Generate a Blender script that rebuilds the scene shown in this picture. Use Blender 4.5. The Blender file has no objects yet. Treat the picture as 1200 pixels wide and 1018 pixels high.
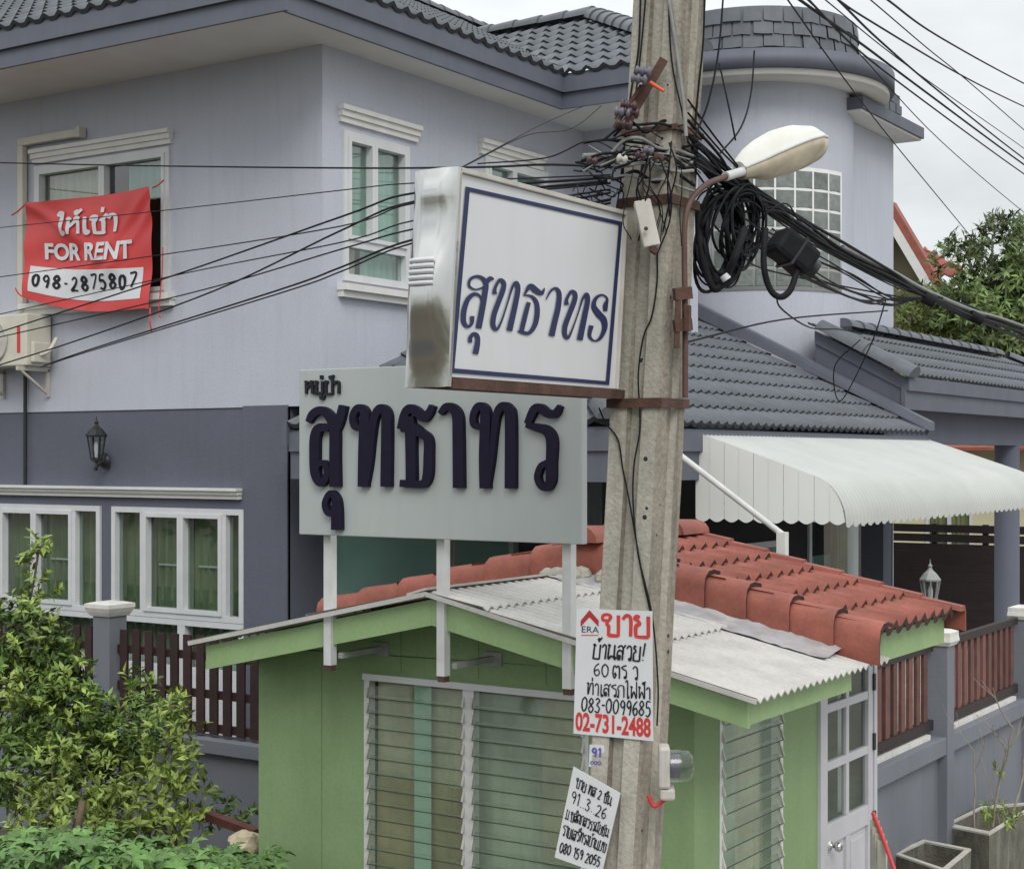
import bpy, bmesh, math, random
from mathutils import Vector, Matrix, noise
random.seed(7)
S = bpy.context.scene
COL = S.collection
R = math.radians

# ------------------------------------------------------------------ camera
F = 1843.0; H0 = 534.0; CZ = 3.0              # focal length in photo pixels, horizon row, eye height
YAW = math.atan2(1211, 1843); CA, SA = math.cos(YAW), math.sin(YAW)
cam = bpy.data.cameras.new('camera'); cam.sensor_width = 36; cam.lens = 36 * F / 1200
cam.shift_y = (H0 - 509) / 1200; cam.clip_end = 2000; cam.clip_start = .05
cobj = bpy.data.objects.new('camera', cam); COL.objects.link(cobj)
cobj.location = (0, 0, CZ); cobj.rotation_euler = (R(90), 0, YAW); S.camera = cobj

# ------------------------------------------------------------------ light
S.view_settings.view_transform = 'Standard'; S.view_settings.look = 'None'
S.view_settings.exposure = 0.15; S.view_settings.gamma = 1
SUN_EL, SUN_AZ = R(43), R(136)               # azimuth clockwise from +Y
w = bpy.data.worlds.new('World'); S.world = w; w.use_nodes = True
nt = w.node_tree; bg = nt.nodes['Background']; bg.inputs[1].default_value = .1
sky = nt.nodes.new('ShaderNodeTexSky'); sky.sky_type = 'NISHITA'; sky.sun_disc = False
sky.sun_elevation = SUN_EL; sky.sun_rotation = SUN_AZ
tc = nt.nodes.new('ShaderNodeTexCoord'); sep = nt.nodes.new('ShaderNodeSeparateXYZ')
nt.links.new(tc.outputs['Generated'], sep.inputs[0])
rmp = nt.nodes.new('ShaderNodeMapRange')      # overcast: zenith brighter than horizon
rmp.inputs['From Min'].default_value = 0; rmp.inputs['From Max'].default_value = 1
rmp.inputs['To Min'].default_value = 6.9; rmp.inputs['To Max'].default_value = 16.0
nt.links.new(sep.outputs['Z'], rmp.inputs['Value'])
mpp = nt.nodes.new('ShaderNodeMapping'); mpp.inputs['Scale'].default_value = (1, 1, 2.6)
nt.links.new(tc.outputs['Generated'], mpp.inputs[0])
cn = nt.nodes.new('ShaderNodeTexNoise'); cn.inputs['Scale'].default_value = 3.0; cn.inputs['Detail'].default_value = 7
cn.inputs['Roughness'].default_value = .55
nt.links.new(mpp.outputs[0], cn.inputs['Vector'])
cr = nt.nodes.new('ShaderNodeMapRange'); cr.inputs['From Min'].default_value = .35; cr.inputs['From Max'].default_value = .68
cr.inputs['To Min'].default_value = .78; cr.inputs['To Max'].default_value = 1.12
nt.links.new(cn.outputs[0], cr.inputs['Value'])
mul = nt.nodes.new('ShaderNodeMath'); mul.operation = 'MULTIPLY'
nt.links.new(rmp.outputs[0], mul.inputs[0]); nt.links.new(cr.outputs[0], mul.inputs[1])
cmb = nt.nodes.new('ShaderNodeVectorMath'); cmb.operation = 'SCALE'; cmb.inputs[0].default_value = (.965, 1.0, 1.015)
nt.links.new(mul.outputs[0], cmb.inputs['Scale'])
mx = nt.nodes.new('ShaderNodeMix'); mx.data_type = 'RGBA'; mx.inputs[0].default_value = .93
nt.links.new(sky.outputs[0], mx.inputs[6]); nt.links.new(cmb.outputs[0], mx.inputs[7])
nt.links.new(mx.outputs[2], bg.inputs[0])
sl = bpy.data.lights.new('sun', 'SUN'); sl.energy = 1.35; sl.angle = R(28); sl.color = (1, .98, .95)
so = bpy.data.objects.new('sun', sl); COL.objects.link(so)
sd = Vector((math.sin(SUN_AZ) * math.cos(SUN_EL), math.cos(SUN_AZ) * math.cos(SUN_EL), math.sin(SUN_EL)))
so.rotation_euler = sd.to_track_quat('Z', 'Y').to_euler(); so.location = (0, 0, 30)

# ------------------------------------------------------------------ photo measurements -> points on real planes
def ray(px, py):
    t = (px - 600) / F
    return Vector((CA * t - SA, SA * t + CA, -(py - H0) / F))
def _at(d, k): return Vector((d.x * k, d.y * k, CZ + d.z * k))
def PX(px, py, x): d = ray(px, py); return _at(d, x / d.x)
def PY(px, py, y): d = ray(px, py); return _at(d, y / d.y)
def PZ(px, py, z): d = ray(px, py); return _at(d, (z - CZ) / d.z)
def PD(px, py, k): return _at(ray(px, py), k)

# ------------------------------------------------------------------ materials
def mat(name, col, rough=.7, var=.08, vscale=3., bump=0., bscale=120., metal=0., spec=.5, streak=0., streakcol=None, island=0., trans=0., coat=0., fine=0.):
    m = bpy.data.materials.new(name); m.use_nodes = True
    n = m.node_tree; b = n.nodes['Principled BSDF']
    b.inputs['Roughness'].default_value = rough; b.inputs['Metallic'].default_value = metal
    b.inputs['Specular IOR Level'].default_value = spec
    if trans: b.inputs['Transmission Weight'].default_value = trans
    if coat: b.inputs['Coat Weight'].default_value = coat
    tcn = n.nodes.new('ShaderNodeTexCoord')
    geo = n.nodes.new('ShaderNodeNewGeometry')
    cur = None
    rgb = n.nodes.new('ShaderNodeRGB'); rgb.outputs[0].default_value = (*col, 1); cur = rgb.outputs[0]
    def valscale(cur, src, lo, hi, f0=.3, f1=.7):
        mr = n.nodes.new('ShaderNodeMapRange'); mr.inputs['From Min'].default_value = f0; mr.inputs['From Max'].default_value = f1
        mr.inputs['To Min'].default_value = lo; mr.inputs['To Max'].default_value = hi
        n.links.new(src, mr.inputs['Value'])
        vm = n.nodes.new('ShaderNodeVectorMath'); vm.operation = 'SCALE'
        n.links.new(cur, vm.inputs[0]); n.links.new(mr.outputs[0], vm.inputs['Scale'])
        return vm.outputs[0]
    if var:
        nz = n.nodes.new('ShaderNodeTexNoise'); nz.inputs['Scale'].default_value = vscale; nz.inputs['Detail'].default_value = 6
        n.links.new(geo.outputs['Position'], nz.inputs['Vector'])
        cur = valscale(cur, nz.outputs[0], 1 - var, 1 + var)
    if fine:
        nz = n.nodes.new('ShaderNodeTexNoise'); nz.inputs['Scale'].default_value = 45; nz.inputs['Detail'].default_value = 3
        n.links.new(geo.outputs['Position'], nz.inputs['Vector'])
        cur = valscale(cur, nz.outputs[0], 1 - fine, 1 + fine)
    if island: cur = valscale(cur, geo.outputs['Random Per Island'], 1 - island, 1 + island, 0, 1)
    if streak:
        mp = n.nodes.new('ShaderNodeMapping'); mp.inputs['Scale'].default_value = (9, 9, .8)
        n.links.new(geo.outputs['Position'], mp.inputs[0])
        nz = n.nodes.new('ShaderNodeTexNoise'); nz.inputs['Scale'].default_value = 1.3; nz.inputs['Detail'].default_value = 8
        nz.inputs['Roughness'].default_value = .65
        n.links.new(mp.outputs[0], nz.inputs['Vector'])
        mr = n.nodes.new('ShaderNodeMapRange'); mr.inputs['From Min'].default_value = .5; mr.inputs['From Max'].default_value = .75
        mr.inputs['To Min'].default_value = 0; mr.inputs['To Max'].default_value = streak
        n.links.new(nz.outputs[0], mr.inputs['Value'])
        mi = n.nodes.new('ShaderNodeMix'); mi.data_type = 'RGBA'
        n.links.new(mr.outputs[0], mi.inputs[0]); n.links.new(cur, mi.inputs[6])
        mi.inputs[7].default_value = (*(streakcol or [c * .45 for c in col]), 1); cur = mi.outputs[2]
    n.links.new(cur, b.inputs['Base Color'])
    if bump:
        nz = n.nodes.new('ShaderNodeTexNoise'); nz.inputs['Scale'].default_value = bscale; nz.inputs['Detail'].default_value = 4
        n.links.new(geo.outputs['Position'], nz.inputs['Vector'])
        bp = n.nodes.new('ShaderNodeBump'); bp.inputs['Strength'].default_value = bump; bp.inputs['Distance'].default_value = .01
        n.links.new(nz.outputs[0], bp.inputs['Height']); n.links.new(bp.outputs[0], b.inputs['Normal'])
    return m

def glassmat(name, tint, gloss=.35, rough=.02, refl=(1, 1, 1), edge=.9):
    m = bpy.data.materials.new(name); m.use_nodes = True; n = m.node_tree
    out = n.nodes['Material Output']; n.nodes.remove(n.nodes['Principled BSDF'])
    t = n.nodes.new('ShaderNodeBsdfTransparent'); t.inputs[0].default_value = (*tint, 1)
    g = n.nodes.new('ShaderNodeBsdfGlossy'); g.inputs[0].default_value = (*refl, 1); g.inputs['Roughness'].default_value = rough
    lw = n.nodes.new('ShaderNodeLayerWeight'); lw.inputs[0].default_value = .5
    pw_ = n.nodes.new('ShaderNodeMath'); pw_.operation = 'POWER'; pw_.inputs[1].default_value = 2.6
    n.links.new(lw.outputs['Facing'], pw_.inputs[0])
    mr_ = n.nodes.new('ShaderNodeMapRange'); mr_.inputs['To Min'].default_value = gloss * .45; mr_.inputs['To Max'].default_value = edge
    n.links.new(pw_.outputs[0], mr_.inputs['Value'])
    mi = n.nodes.new('ShaderNodeMixShader')
    n.links.new(mr_.outputs[0], mi.inputs[0]); n.links.new(t.outputs[0], mi.inputs[1]); n.links.new(g.outputs[0], mi.inputs[2])
    n.links.new(mi.outputs[0], out.inputs[0]); return m

M = dict(
    wall_up=mat('lavender_wall_paint', (.490, .510, .575), .85, .05, .9, .4, 140, streak=.5, streakcol=(.405, .415, .455), fine=.04),
    wall_lo=mat('slate_wall_paint', (.115, .124, .158), .85, .07, 1.2, .4, 140, streak=.35, streakcol=(.095, .10, .125), fine=.04),
    soffit=mat('soffit_board', (.72, .70, .66), .8, .05, 2, .1),
    fascia=mat('purple_grey_paint', (.112, .122, .152), .6, .08, 3, .1, streak=.2),
    tile=mat('grey_roof_tile', (.105, .118, .132), .55, .14, 5, .2, 90, streak=.2, island=.10, fine=.08),
    shadegrime=mat('dark_tile_lap', (.03, .034, .04), .9, .2, 8),
    redshadegrime=mat('dark_red_tile_lap', (.045, .022, .018), .9, .3, 12),
    redtile=mat('red_roof_tile', (.27, .078, .052), .6, .25, 5, .2, 90, streak=.3, streakcol=(.20, .07, .05), fine=.10),
    corr=mat('fibre_cement_sheet', (.48, .465, .435), .75, .10, 5, .15, streak=.25, streakcol=(.34, .32, .28), fine=.05),
    flash=mat('zinc_flashing', (.50, .51, .52), .38, .2, 8, .1, metal=.35, streak=.3),
    green=mat('green_wall_paint', (.215, .312, .150), .75, .10, 1.8, .2, 130, streak=.40, streakcol=(.17, .25, .115), fine=.05),
    darkgreen=mat('dark_green_joint', (.165, .24, .115), .9, .1),
    greenf=mat('light_green_fascia', (.268, .388, .180), .6, .09, 2.5, .1, streak=.4, streakcol=(.21, .30, .14), fine=.05),
    film=mat('teal_film_glass', (.44, .72, .65), .2, .12, 1.5, spec=.5),
    white=mat('white_trim_paint', (.70, .69, .66), .5, .05, 6, 0, streak=.2, streakcol=(.5, .49, .45)),
    frame=mat('white_aluminium', (.62, .63, .63), .4, .05, 6),
    cream=mat('cream_plastic', (.60, .57, .48), .55, .06, 6),
    conc=mat('weathered_concrete', (.40, .375, .315), .9, .20, 2.2, .45, 70, streak=.62, streakcol=(.15, .13, .105), fine=.12),
    concs=mat('dark_streaked_concrete', (.27, .24, .195), .95, .28, 2.5, .6, 60, streak=.85, streakcol=(.085, .07, .055), fine=.18),
    conc2=mat('mossy_planter_concrete', (.12, .113, .088), .9, .35, 7, .7, 60, streak=.9, streakcol=(.27, .26, .21), fine=.1),
    boardw=mat('grey_white_sign_paint', (.40, .43, .415), .55, .04, 2, 0, streak=.35, streakcol=(.33, .35, .34)),
    navy=mat('navy_letter_paint', (.010, .007, .022), .6, .2, 20, spec=.2),
    blue=mat('blue_print_ink', (.012, .018, .075), .5, .1, 30),
    acryl=mat('white_acrylic', (.62, .625, .635), .3, .03, 2, 0, streak=.12, streakcol=(.48, .48, .46)),
    steel=mat('stainless_steel', (.62, .62, .60), .16, .08, 4, .05, 14, metal=1),
    rust=mat('rusty_steel', (.085, .042, .030), .85, .3, 14, .4, 60, streak=.5, streakcol=(.05, .025, .02)),
    rustpipe=mat('oxide_red_pipe', (.10, .052, .042), .6, .2, 12, .2, streak=.4),
    black=mat('black_cable_sheath', (.010, .010, .013), .7, .4, 20, spec=.2),
    grey=mat('grey_cable_sheath', (.22, .22, .21), .6, .2, 20),
    zinc=mat('dull_zinc', (.26, .27, .26), .5, .2, 12),
    pole_paint=mat('pale_steel_paint', (.58, .59, .58), .45, .08, 9, 0, streak=.3, streakcol=(.4, .38, .34)),
    lamp=mat('lamp_shell', (.70, .70, .64), .4, .06, 8, streak=.25, streakcol=(.5, .47, .38)),
    lens=mat('lamp_lens', (.52, .45, .33), .25, .2, 14),
    paper=mat('white_plastic_board', (.67, .68, .68), .5, .03, 9),
    ink=mat('black_marker', (.018, .020, .026), .6, .2, 60, spec=.2),
    redink=mat('red_print', (.60, .045, .040), .5, .05, 20),
    purple=mat('purple_ink', (.13, .11, .40), .6, .1, 30),
    banner=mat('red_vinyl', (.60, .055, .055), .42, .05, 4),
    bannerw=mat('white_vinyl_print', (.66, .66, .68), .45, .04, 6),
    wood=mat('dark_stained_wood', (.030, .012, .012), .6, .25, 9, .2, streak=.3, streakcol=(.02, .01, .01), island=.25),
    wood2=mat('brown_stained_wood', (.125, .050, .040), .6, .2, 9, .2, island=.25),
    darkwood=mat('dark_slat_wood', (.022, .013, .012), .6, .25, 9),
    greywall=mat('blue_grey_wall_paint', (.165, .175, .20), .85, .08, 1.6, .35, 130, streak=.3, streakcol=(.10, .11, .13)),
    cap=mat('white_moulded_cap', (.66, .64, .60), .7, .1, 12, .2, streak=.35, streakcol=(.35, .33, .30)),
    iron=mat('black_cast_iron', (.018, .020, .020), .45, .2, 20),
    curtain=mat('olive_curtain', (.24, .265, .165), .9, .3, 3, streak=.8, streakcol=(.50, .50, .36)),
    curtain2=mat('pale_curtain', (.52, .49, .37), .9, .25, 3, streak=.4, streakcol=(.36, .34, .25)),
    curtain3=mat('teal_curtain', (.30, .46, .40), .9, .15, 2),
    brownroom=mat('brown_blind', (.36, .31, .17), .9, .35, 2.5, streak=.4),
    lace=mat('grey_green_lace', (.40, .44, .37), .9, .35, 2.5, streak=.5, streakcol=(.24, .28, .22)),
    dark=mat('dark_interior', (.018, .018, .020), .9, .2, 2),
    glass=glassmat('window_glass', (.62, .74, .68), .22),
    glassd=glassmat('dark_window_glass', (.80, .90, .86), .24),
    louvre=glassmat('louvre_glass', (.88, .91, .87), .06, .10, (.85, .9, .85), .26),
    tealstrip=mat('pale_teal_curtain', (.44, .62, .54), .9, .1, 2),
    bedge=mat('green_glass_edge', (.055, .07, .055), .3, .1, 5),
    doorp=mat('grey_door_paint', (.50, .49, .52), .5, .06, 5, 0, streak=.25, streakcol=(.38, .37, .38)),
    doorglass=glassmat('door_glass', (.70, .76, .72), .10, .03, (1, 1, 1), .30),
    block=mat('glass_block', (.17, .19, .175), .28, .22, 11, .7, 22, spec=.6, island=.2),
    grout=mat('white_grout', (.66, .66, .64), .8, .05, 9),
    soil=mat('bare_soil', (.09, .072, .05), .95, .3, 3, .6, 25),
    asphalt=mat('asphalt', (.055, .055, .055), .9, .15, 6, .5, 180),
    paving=mat('concrete_paving', (.40, .39, .36), .9, .15, 3, .4, 80, streak=.2),
    leaf=mat('shrub_leaf', (.105, .175, .034), .6, .5, 2.2, island=.7),
    leafy=mat('young_shrub_leaf', (.20, .27, .05), .5, .35, 3, island=.45),
    leafc=mat('ground_leaf', (.105, .205, .050), .5, .3, 3, island=.40),
    treeleaf=mat('tree_leaf', (.105, .155, .042), .55, .5, .6, island=.5),
    treeleaf2=mat('yellow_green_leaf', (.15, .195, .04), .55, .45, .8, island=.45),
    bark=mat('bark', (.13, .09, .06), .9, .3, 10, .5, 40),
    twig=mat('pale_twig', (.30, .26, .20), .9, .2, 20),
    olivewall=mat('olive_wall', (.18, .16, .10), .9, .1, 2),
    creamwall=mat('cream_wall', (.62, .57, .38), .9, .06, 2),
    awn=mat('dimmed_dusty_white_sheet', (.47, .48, .455), .55, .06, 2, 0, streak=.3, streakcol=(.40, .41, .37)),  # dusty canopy, colour also lowered to offset the strong light from above
    awns=mat('lightened_white_sheet', (.80, .80, .76), .5, .04, 2),  # same sheet, colour raised to make up for dim light on the sides
    log=mat('brown_painted_timber', (.16, .06, .045), .7, .25, 10, .3),
    rock=mat('cream_sandstone', (.55, .47, .33), .9, .2, 9, .5, 20),
    eraro=mat('deep_red_print', (.42, .03, .03), .5, 0),
    clear=glassmat('clear_plastic', (.84, .86, .86), .12, .12, (1, 1, 1), .45),
    brown_ins=mat('brown_porcelain', (.055, .024, .028), .4, .2, 20),
    white_ins=mat('grey_porcelain', (.13, .12, .15), .4, .1, 20),
    orange=mat('orange_plastic', (.62, .10, .03), .5, .1),
    pvc=mat('aged_white_pvc', (.50, .47, .42), .55, .12, 12, streak=.3),
)

# ------------------------------------------------------------------ mesh builder
class MB:
    def __init__(s): s.v = []; s.f = []; s.sm = []
    def add(s, vs, fs, smooth=False):
        o = len(s.v); s.v += [Vector(v) for v in vs]; s.f += [tuple(i + o for i in f) for f in fs]; s.sm += [smooth] * len(fs); return s
    def hexa(s, c):    # 8 corners: bottom ring 0-3, top ring 4-7
        return s.add(c, [(3, 2, 1, 0), (4, 5, 6, 7), (0, 1, 5, 4), (1, 2, 6, 5), (2, 3, 7, 6), (3, 0, 4, 7)])
    def box(s, x0, x1, y0, y1, z0, z1):
        if x0 > x1: x0, x1 = x1, x0
        if y0 > y1: y0, y1 = y1, y0
        if z0 > z1: z0, z1 = z1, z0
        return s.hexa([(x0, y0, z0), (x1, y0, z0), (x1, y1, z0), (x0, y1, z0), (x0, y0, z1), (x1, y0, z1), (x1, y1, z1), (x0, y1, z1)])
    def mbox(s, f, a0, a1, b0, b1, d0, d1):   # box in a wall frame: along, up, inward
        return s.hexa([f(a0, b0, d0), f(a1, b0, d0), f(a1, b0, d1), f(a0, b0, d1), f(a0, b1, d0), f(a1, b1, d0), f(a1, b1, d1), f(a0, b1, d1)])
    def bar(s, p0, p1, wid, hei, up=(0, 0, 1)):
        p0, p1 = Vector(p0), Vector(p1); t = (p1 - p0).normalized(); u = Vector(up)
        r = t.cross(u)
        if r.length < 1e-4: r = t.cross(Vector((1, 0, 0)))
        r.normalize(); u = r.cross(t).normalized(); r *= wid / 2; u *= hei / 2
        return s.hexa([p0 - r - u, p0 + r - u, p1 + r - u, p1 - r - u, p0 - r + u, p0 + r + u, p1 + r + u, p1 - r + u])
    def tube(s, pts, rad, n=8, cap=True, smooth=True):
        pts = [Vector(p) for p in pts]; k = len(pts)
        rs = rad if isinstance(rad, (list, tuple)) else [rad] * k
        ref = None; vs = []
        for i, p in enumerate(pts):
            t = (pts[min(i + 1, k - 1)] - pts[max(i - 1, 0)]).normalized()
            if ref is None:
                ref = t.orthogonal().normalized()
            ref = (ref - t * ref.dot(t))
            if ref.length < 1e-5: ref = t.orthogonal()
            ref.normalize(); b = t.cross(ref)
            for j in range(n):
                a = 2 * math.pi * j / n; vs.append(p + (ref * math.cos(a) + b * math.sin(a)) * rs[i])
        fs = [(i * n + j, i * n + (j + 1) % n, (i + 1) * n + (j + 1) % n, (i + 1) * n + j) for i in range(k - 1) for j in range(n)]
        s.add(vs, fs, smooth)
        if cap: s.add(vs[:n], [tuple(range(n))[::-1]]); s.add(vs[-n:], [tuple(range(n))])
        return s
    def lathe(s, base, axis, prof, n=16, smooth=True, sq=None):   # prof: (along, radius)
        base = Vector(base); ax = Vector(axis).normalized(); r0 = ax.orthogonal().normalized()
        if abs(ax.z) > .99: r0 = Vector((1, 0, 0))
        b = ax.cross(r0); vs = []
        for h, r in prof:
            for j in range(n):
                a = 2 * math.pi * (j + (.5 if n == 4 else 0)) / n
                vs.append(base + ax * h + (r0 * math.cos(a) + b * math.sin(a)) * r)
        k = len(prof)
        s.add(vs, [(i * n + j, i * n + (j + 1) % n, (i + 1) * n + (j + 1) % n, (i + 1) * n + j) for i in range(k - 1) for j in range(n)], smooth)
        s.add(vs[:n], [tuple(range(n))[::-1]]); s.add(vs[-n:], [tuple(range(n))]); return s
    def poly(s, pts, off):     # planar polygon with thickness vector
        n = len(pts); pts = [Vector(p) for p in pts]; off = Vector(off)
        s.add(pts + [p + off for p in pts], [tuple(range(n))[::-1], tuple(range(n, 2 * n))] + [(i, (i + 1) % n, n + (i + 1) % n, n + i) for i in range(n)]); return s
    def build(s, name, m, parent=None, bevel=0.):
        org = Vector((0, 0, 0))
        if parent is not None:
            q = parent
            while q is not None: org += q.location; q = q.parent
        elif s.v:
            xs = [v.x for v in s.v]; ys = [v.y for v in s.v]; zs = [v.z for v in s.v]
            loc = Vector(((min(xs) + max(xs)) / 2, (min(ys) + max(ys)) / 2, min(zs))); org = loc
        me = bpy.data.meshes.new(name); me.from_pydata([v - org for v in s.v], [], s.f)
        me.polygons.foreach_set('use_smooth', s.sm)
        ms = m if isinstance(m, list) else [m]
        for x in ms: me.materials.append(x)
        bm = bmesh.new(); bm.from_mesh(me); bmesh.ops.recalc_face_normals(bm, faces=bm.faces[:]) if len(s.f) < 60000 else None
        bm.to_mesh(me); bm.free(); me.update()
        o = bpy.data.objects.new(name, me); COL.objects.link(o)
        if parent is not None: o.parent = parent
        else: o.location = org
        if bevel:
            md = o.modifiers.new('edge', 'BEVEL'); md.width = bevel; md.segments = 2; md.limit_method = 'ANGLE'; md.angle_limit = R(40)
        return o
def laps(o, m):          # grime and lap shade painted onto the butt ends of the tile courses
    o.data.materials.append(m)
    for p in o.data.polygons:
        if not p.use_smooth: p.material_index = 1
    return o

def tag(o, label, cat, group=None, kind=None):
    o['label'] = label; o['category'] = cat
    if group: o['group'] = group
    if kind: o['kind'] = kind
    return o
def thing(name, loc, label, cat, group=None):
    o = bpy.data.objects.new(name, None); COL.objects.link(o); o.location = loc; o.empty_display_size = .2
    return tag(o, label, cat, group)
def struct(o): o['kind'] = 'structure'; return o
def smoothpts(p, k=6):
    p = [Vector(q) for q in p]
    if len(p) < 3: return p
    q = [p[0] * 2 - p[1]] + p + [p[-1] * 2 - p[-2]]; out = []
    for i in range(1, len(q) - 2):
        for j in range(k):
            t = j / k; a, b, c, d = q[i - 1], q[i], q[i + 1], q[i + 2]
            out.append(.5 * ((2 * b) + (c - a) * t + (2 * a - 5 * b + 4 * c - d) * t * t + (3 * b - a - 3 * c + d) * t ** 3))
    out.append(p[-1]); return out

# strokes: lists of (x, y, width) laid on a surface by fn(x, y, height) -> world point
def ribbon(mb, strokes, fn, base=.002, thick=0., k=5, step=.0004):
    for si, st in enumerate(strokes):
        p = smoothpts([Vector((a, b, c)) for a, b, c in st], k); n = len(p); L = []; Rr = []
        for i, q in enumerate(p):
            t = (p[min(i + 1, n - 1)] - p[max(i - 1, 0)]); t.z = 0
            if t.length < 1e-9: t = Vector((1, 0, 0))
            t.normalize(); h = max(q.z, 1e-6) / 2; nx, ny = -t.y * h, t.x * h
            e = base + thick + step * (si % 5) + step * i / n * 2
            L.append((q.x + nx, q.y + ny, e)); Rr.append((q.x - nx, q.y - ny, e))
        vs = [fn(*a) for a in L] + [fn(*a) for a in Rr]
        fs = [(i, i + 1, n + i + 1, n + i) for i in range(n - 1)]
        if thick:
            vs += [fn(a[0], a[1], 0) for a in L] + [fn(a[0], a[1], 0) for a in Rr]
            fs += [(i, i + 1, 2 * n + i + 1, 2 * n + i) for i in range(n - 1)] + [(n + i, n + i + 1, 3 * n + i + 1, 3 * n + i) for i in range(n - 1)]
            fs += [(0, n, 3 * n, 2 * n), (n - 1, 2 * n - 1, 4 * n - 1, 3 * n - 1)]
        mb.add(vs, fs)
    return mb
LOOP = [(.02, .90), (.08, 1), (.17, .92), (.10, .82)]
TAIL = [(.40, .12), (.32, 0), (.25, .10), (.38, .18)]
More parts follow.
